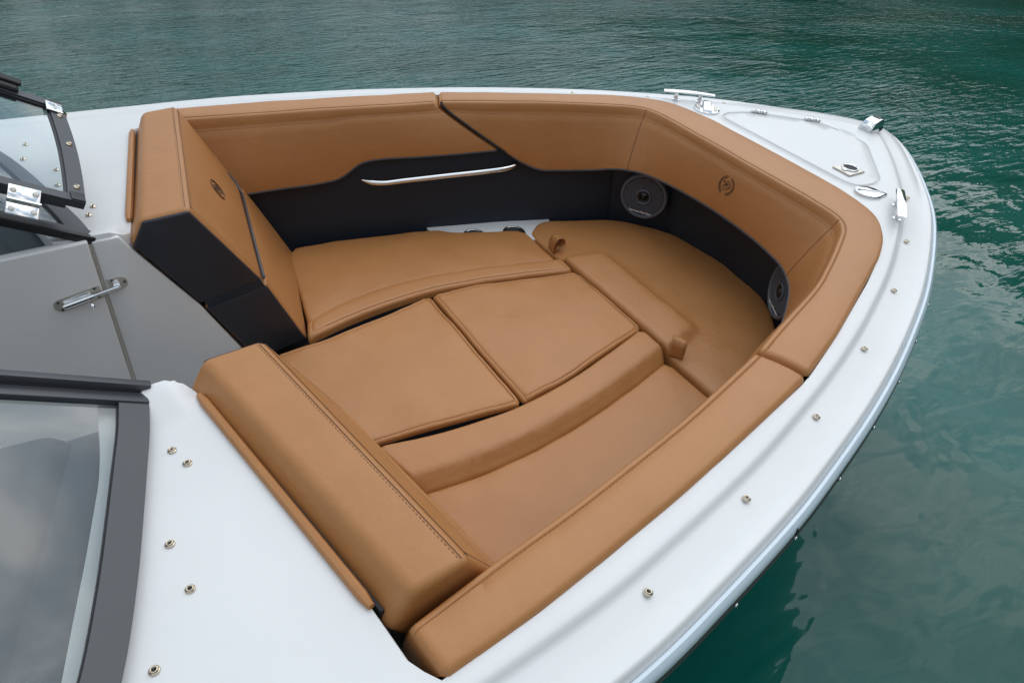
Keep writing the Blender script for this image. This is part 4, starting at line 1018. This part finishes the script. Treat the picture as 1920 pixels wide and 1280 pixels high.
part('keeper_loop', kp, xf(join(tube([V((0.012, 0, 0.010)), V((0.026, 0, 0.010))], 0.008, 12), rbox(0.014, 0.026, 0.004, 0.0015, (0.019, 0, 0.005))), M2), CHROME, ang=50)
for x, y in ((0.012, 0.014), (0.012, -0.014), (0.038, 0.0)):
    part('screw', kp, xf(lathe([(0.0035, 0.003), (0.003, 0.0045), (0.0, 0.0045)], 10, False), M2 @ Matrix.Translation((x, y, 0))), STRIP)

# ------------------------------------------------------------------ windshields
DIR = V((-0.867, 0, 0.498)).normalized()
def windshield(s):
    base = [(-0.004, 0.290), (-0.012, 0.345), (-0.024, 0.407), (-0.045, 0.490), (-0.066, 0.572), (-0.101, 0.702), (-0.146, 0.838), (-0.200, 0.950), (-0.275, 1.045)]
    bc = [V((p[0], p[1] * s, 0.012)) for p in spline([np.array(p) for p in base], 5)]
    n_ = len(bc); top = 0.50
    nrm = DIR.cross(V((0, 1, 0))).normalized(); nrm = nrm if nrm.z > 0 else -nrm
    def band(u0, u1, h0, h1, i0=0, i1=None, flip=False):
        vs, fs = [], []; rng = bc[i0:i1]
        for p in rng:
            for u, h in ((u0, h0), (u0, h1), (u1, h1), (u1, h0)): vs.append(p + DIR * u + nrm * h)
        for i in range(len(rng) - 1):
            for j in range(4): fs.append((i * 4 + j, i * 4 + (j + 1) % 4, (i + 1) * 4 + (j + 1) % 4, (i + 1) * 4 + j))
        fs.append((0, 1, 2, 3)); k = (len(rng) - 1) * 4; fs.append((k + 3, k + 2, k + 1, k))
        return vs, fs
    o = part('windshield_frame', boat, band(0.0, 0.052, -0.004, 0.010), FRAME, ang=30, fix=True, label='grey framed windshield panel on the %s console' % ('far' if s > 0 else 'near'))
    part('lower_gasket', o, band(0.0515, 0.0545, -0.002, 0.004), FRAMEK, fix=True)
    # top rail and inboard post
    part('top_rail', o, band(top - 0.03, top, -0.010, 0.014), FRAME, fix=True)
    p0 = bc[0] + V((0, s * 0.0, 0)); lat = V((0, s, 0))
    def post(u0, u1, a, b_, h0, h1): return prism([p0 + DIR * u0 + lat * a + nrm * h0, p0 + DIR * u0 + lat * b_ + nrm * h0, p0 + DIR * u0 + lat * b_ + nrm * h1, p0 + DIR * u0 + lat * a + nrm * h1],
                                                  [p0 + DIR * u1 + lat * a + nrm * h0, p0 + DIR * u1 + lat * b_ + nrm * h0, p0 + DIR * u1 + lat * b_ + nrm * h1, p0 + DIR * u1 + lat * a + nrm * h1], 0.0015, 2)
    part('inner_post', o, post(0.0, top, -0.004, 0.012, -0.006, 0.026 if s < 0 else 0.014), FRAME if s < 0 else FRAMEK, ang=30)
    part('post_channel', o, post(0.0, top, 0.0122, 0.0145, -0.004, 0.012), FRAMEK)
    part('post_face', o, post(0.005, top, 0.0147, 0.042, -0.003, 0.0106), FRAME)
    pane_v, pane_f = [], []
    for p in bc[1:]:
        for u in (0.045, 0.2, 0.35, top - 0.01): pane_v.append(p + DIR * u + nrm * 0.0025)
    for i in range(n_ - 2):
        for j in range(3): pane_f.append((i * 4 + j, i * 4 + j + 1, (i + 1) * 4 + j + 1, (i + 1) * 4 + j))
    part('pane', o, (pane_v, pane_f), GLASS, fix=True)
    # strike lug for the centre panel
    if s < 0:
        part('latch_lug', o, prism([V((0.000, -0.283, 0.030)), V((0.017, -0.288, 0.026)), V((0.017, -0.300, 0.024)), V((0.000, -0.302, 0.022))], [V((0.000, -0.283, 0.018)), V((0.016, -0.288, 0.018)), V((0.016, -0.298, 0.016)), V((0.000, -0.300, 0.012))], 0.001), FRAMEK)
    return o
wsp = windshield(1); wss = windshield(-1)
# centre panel swung open to port, lying over the far windshield
a = 0.09
LAT = (V((0, 1, 0)) * math.cos(a) + DIR.cross(V((0, 1, 0))).normalized() * (-1 if DIR.cross(V((0, 1, 0))).z < 0 else 1) * math.sin(a)).normalized()
NR = DIR.cross(LAT); NR = NR if NR.z > 0 else -NR
PO = V((0.002, 0.292, 0.108))
def pp(u, l, h=0.0): # u up the panel, l to port
    bow_ = 0.020 * math.sin(math.pi * min(1, max(0, l / 0.52))) * 1.0
    return PO + DIR * (u - bow_ * 0.55) + LAT * l + NR * h
def strip(u0, u1, l0, l1, h0, h1, k=10, lon=True):
    vs, fs = [], []
    for i in range(k + 1):
        l = l0 + (l1 - l0) * i / k
        for u, h in ((u0, h0), (u0, h1), (u1, h1), (u1, h0)): vs.append(pp(u, l, h))
    for i in range(k):
        for j in range(4): fs.append((i * 4 + j, i * 4 + (j + 1) % 4, (i + 1) * 4 + (j + 1) % 4, (i + 1) * 4 + j))
    fs.append((0, 1, 2, 3)); fs.append((k * 4 + 3, k * 4 + 2, k * 4 + 1, k * 4)); return vs, fs
cp = part('centre_panel', boat, strip(0.0, 0.036, 0.0, 0.515, -0.008, 0.010, 16), FRAME, ang=30, fix=True, label='hinged centre windshield panel folded open, glass in a dark grey frame')
part('side_rail', cp, strip(0.0365, 0.50, 0.0, 0.030, -0.016, 0.010, 4), FRAME, fix=True, ang=30)
part('side_rail', cp, strip(0.0365, 0.50, 0.482, 0.515, -0.010, 0.010, 4), FRAME, fix=True, ang=30)
part('top_rail', cp, strip(0.5005, 0.53, 0.0, 0.515, -0.010, 0.010, 16), FRAME, fix=True, ang=30)
part('gasket', cp, strip(0.036, 0.042, 0.030, 0.482, 0.0, 0.006, 16), FRAMEK, fix=True)
part('gasket', cp, strip(0.042, 0.50, 0.474, 0.482, 0.0, 0.006, 2), FRAMEK, fix=True)
pv, pf = [], []
for i in range(17):
    l = 0.028 + (0.484 - 0.028) * i / 16
    pv += [pp(0.034, l, 0.002), pp(0.5, l, 0.002)]
for i in range(16): pf.append((2 * i, 2 * i + 1, 2 * i + 3, 2 * i + 2))
part('pane', cp, (pv, pf), GLASS, fix=True)
def on_panel(u, l, h): 
    return frame(pp(u, l, h), LAT, NR)
for l in (0.065, 0.280, 0.432):
    o = inst('snap', cp, SNR, Matrix.Translation(V((0, 0, 0))) @ on_panel(0.016, l, 0.0103)); 
    c_ = inst('stud', o, SNC, Matrix.Identity(4)); c_.matrix_local = Matrix.Identity(4)
lc = part('latch_clip', cp, xf(rbox(0.050, 0.040, 0.004, 0.0015, (0, 0, 0.0)), on_panel(0.024, 0.470, 0.0135)), CHROME)
part('clip_hook', cp, tube([on_panel(0.014, 0.452, 0.012) @ V(q) for q in ((0.0, -0.004, 0.0), (0.0, -0.014, -0.004), (0.0, -0.017, -0.014), (0.0, -0.010, -0.022))], 0.004, 8, flat=2.0), CHROME)
for q in (-0.010, 0.010): part('screw', lc, xf(lathe([(0.004, 0.0), (0.0035, 0.0015), (0.0, 0.0018)], 12, False), on_panel(0.024, 0.470 + q, 0.0155)), SATIN)
part('corner_cap', cp, xf(rbox(0.034, 0.030, 0.006, 0.001), on_panel(0.016, 0.020, 0.010)), FRAMEK)
part('corner_cap', cp, xf(rbox(0.020, 0.026, 0.006, 0.001), on_panel(0.012, 0.506, 0.010)), FRAMEK)
part('tie_strap', cp, xf(join(rbox(0.05, 0.07, 0.018, 0.007, (0, 0, 0.008)), rbox(0.03, 0.10, 0.01, 0.004, (0.01, 0.01, 0.020))), on_panel(0.135, 0.515, 0.006)), DARK)
# hinge between the panel and the fixed post
for l0, nm in ((0.004, 'hinge'),):
    Hc = pp(0.120, -0.026, -0.010)
    Mh = frame(Hc, DIR, (NR + V((0, -1, 0)) * 0.9))
    hg = part('hinge', cp, xf(join(rbox(0.062, 0.030, 0.003, 0.001, (0, 0.018, 0.0)), rbox(0.062, 0.032, 0.003, 0.001, (0, -0.020, -0.001))), Mh), CHROME, ang=40)
    part('hinge_pin', cp, xf(tube([V((-0.032, 0, 0.003)), V((0.032, 0, 0.003))], 0.0052, 12), Mh), CHROME, ang=50)
    for x in (-0.021, 0.021):
        for y in (0.020, -0.024): part('screw', hg, xf(lathe([(0.0062, 0.0012), (0.005, 0.003), (0.0, 0.0034)], 14, False), Mh @ Matrix.Translation((x, y, 0))), SATIN)

print('objects', len(bpy.data.objects), 'verts', sum(len(m.vertices) for m in bpy.data.meshes))
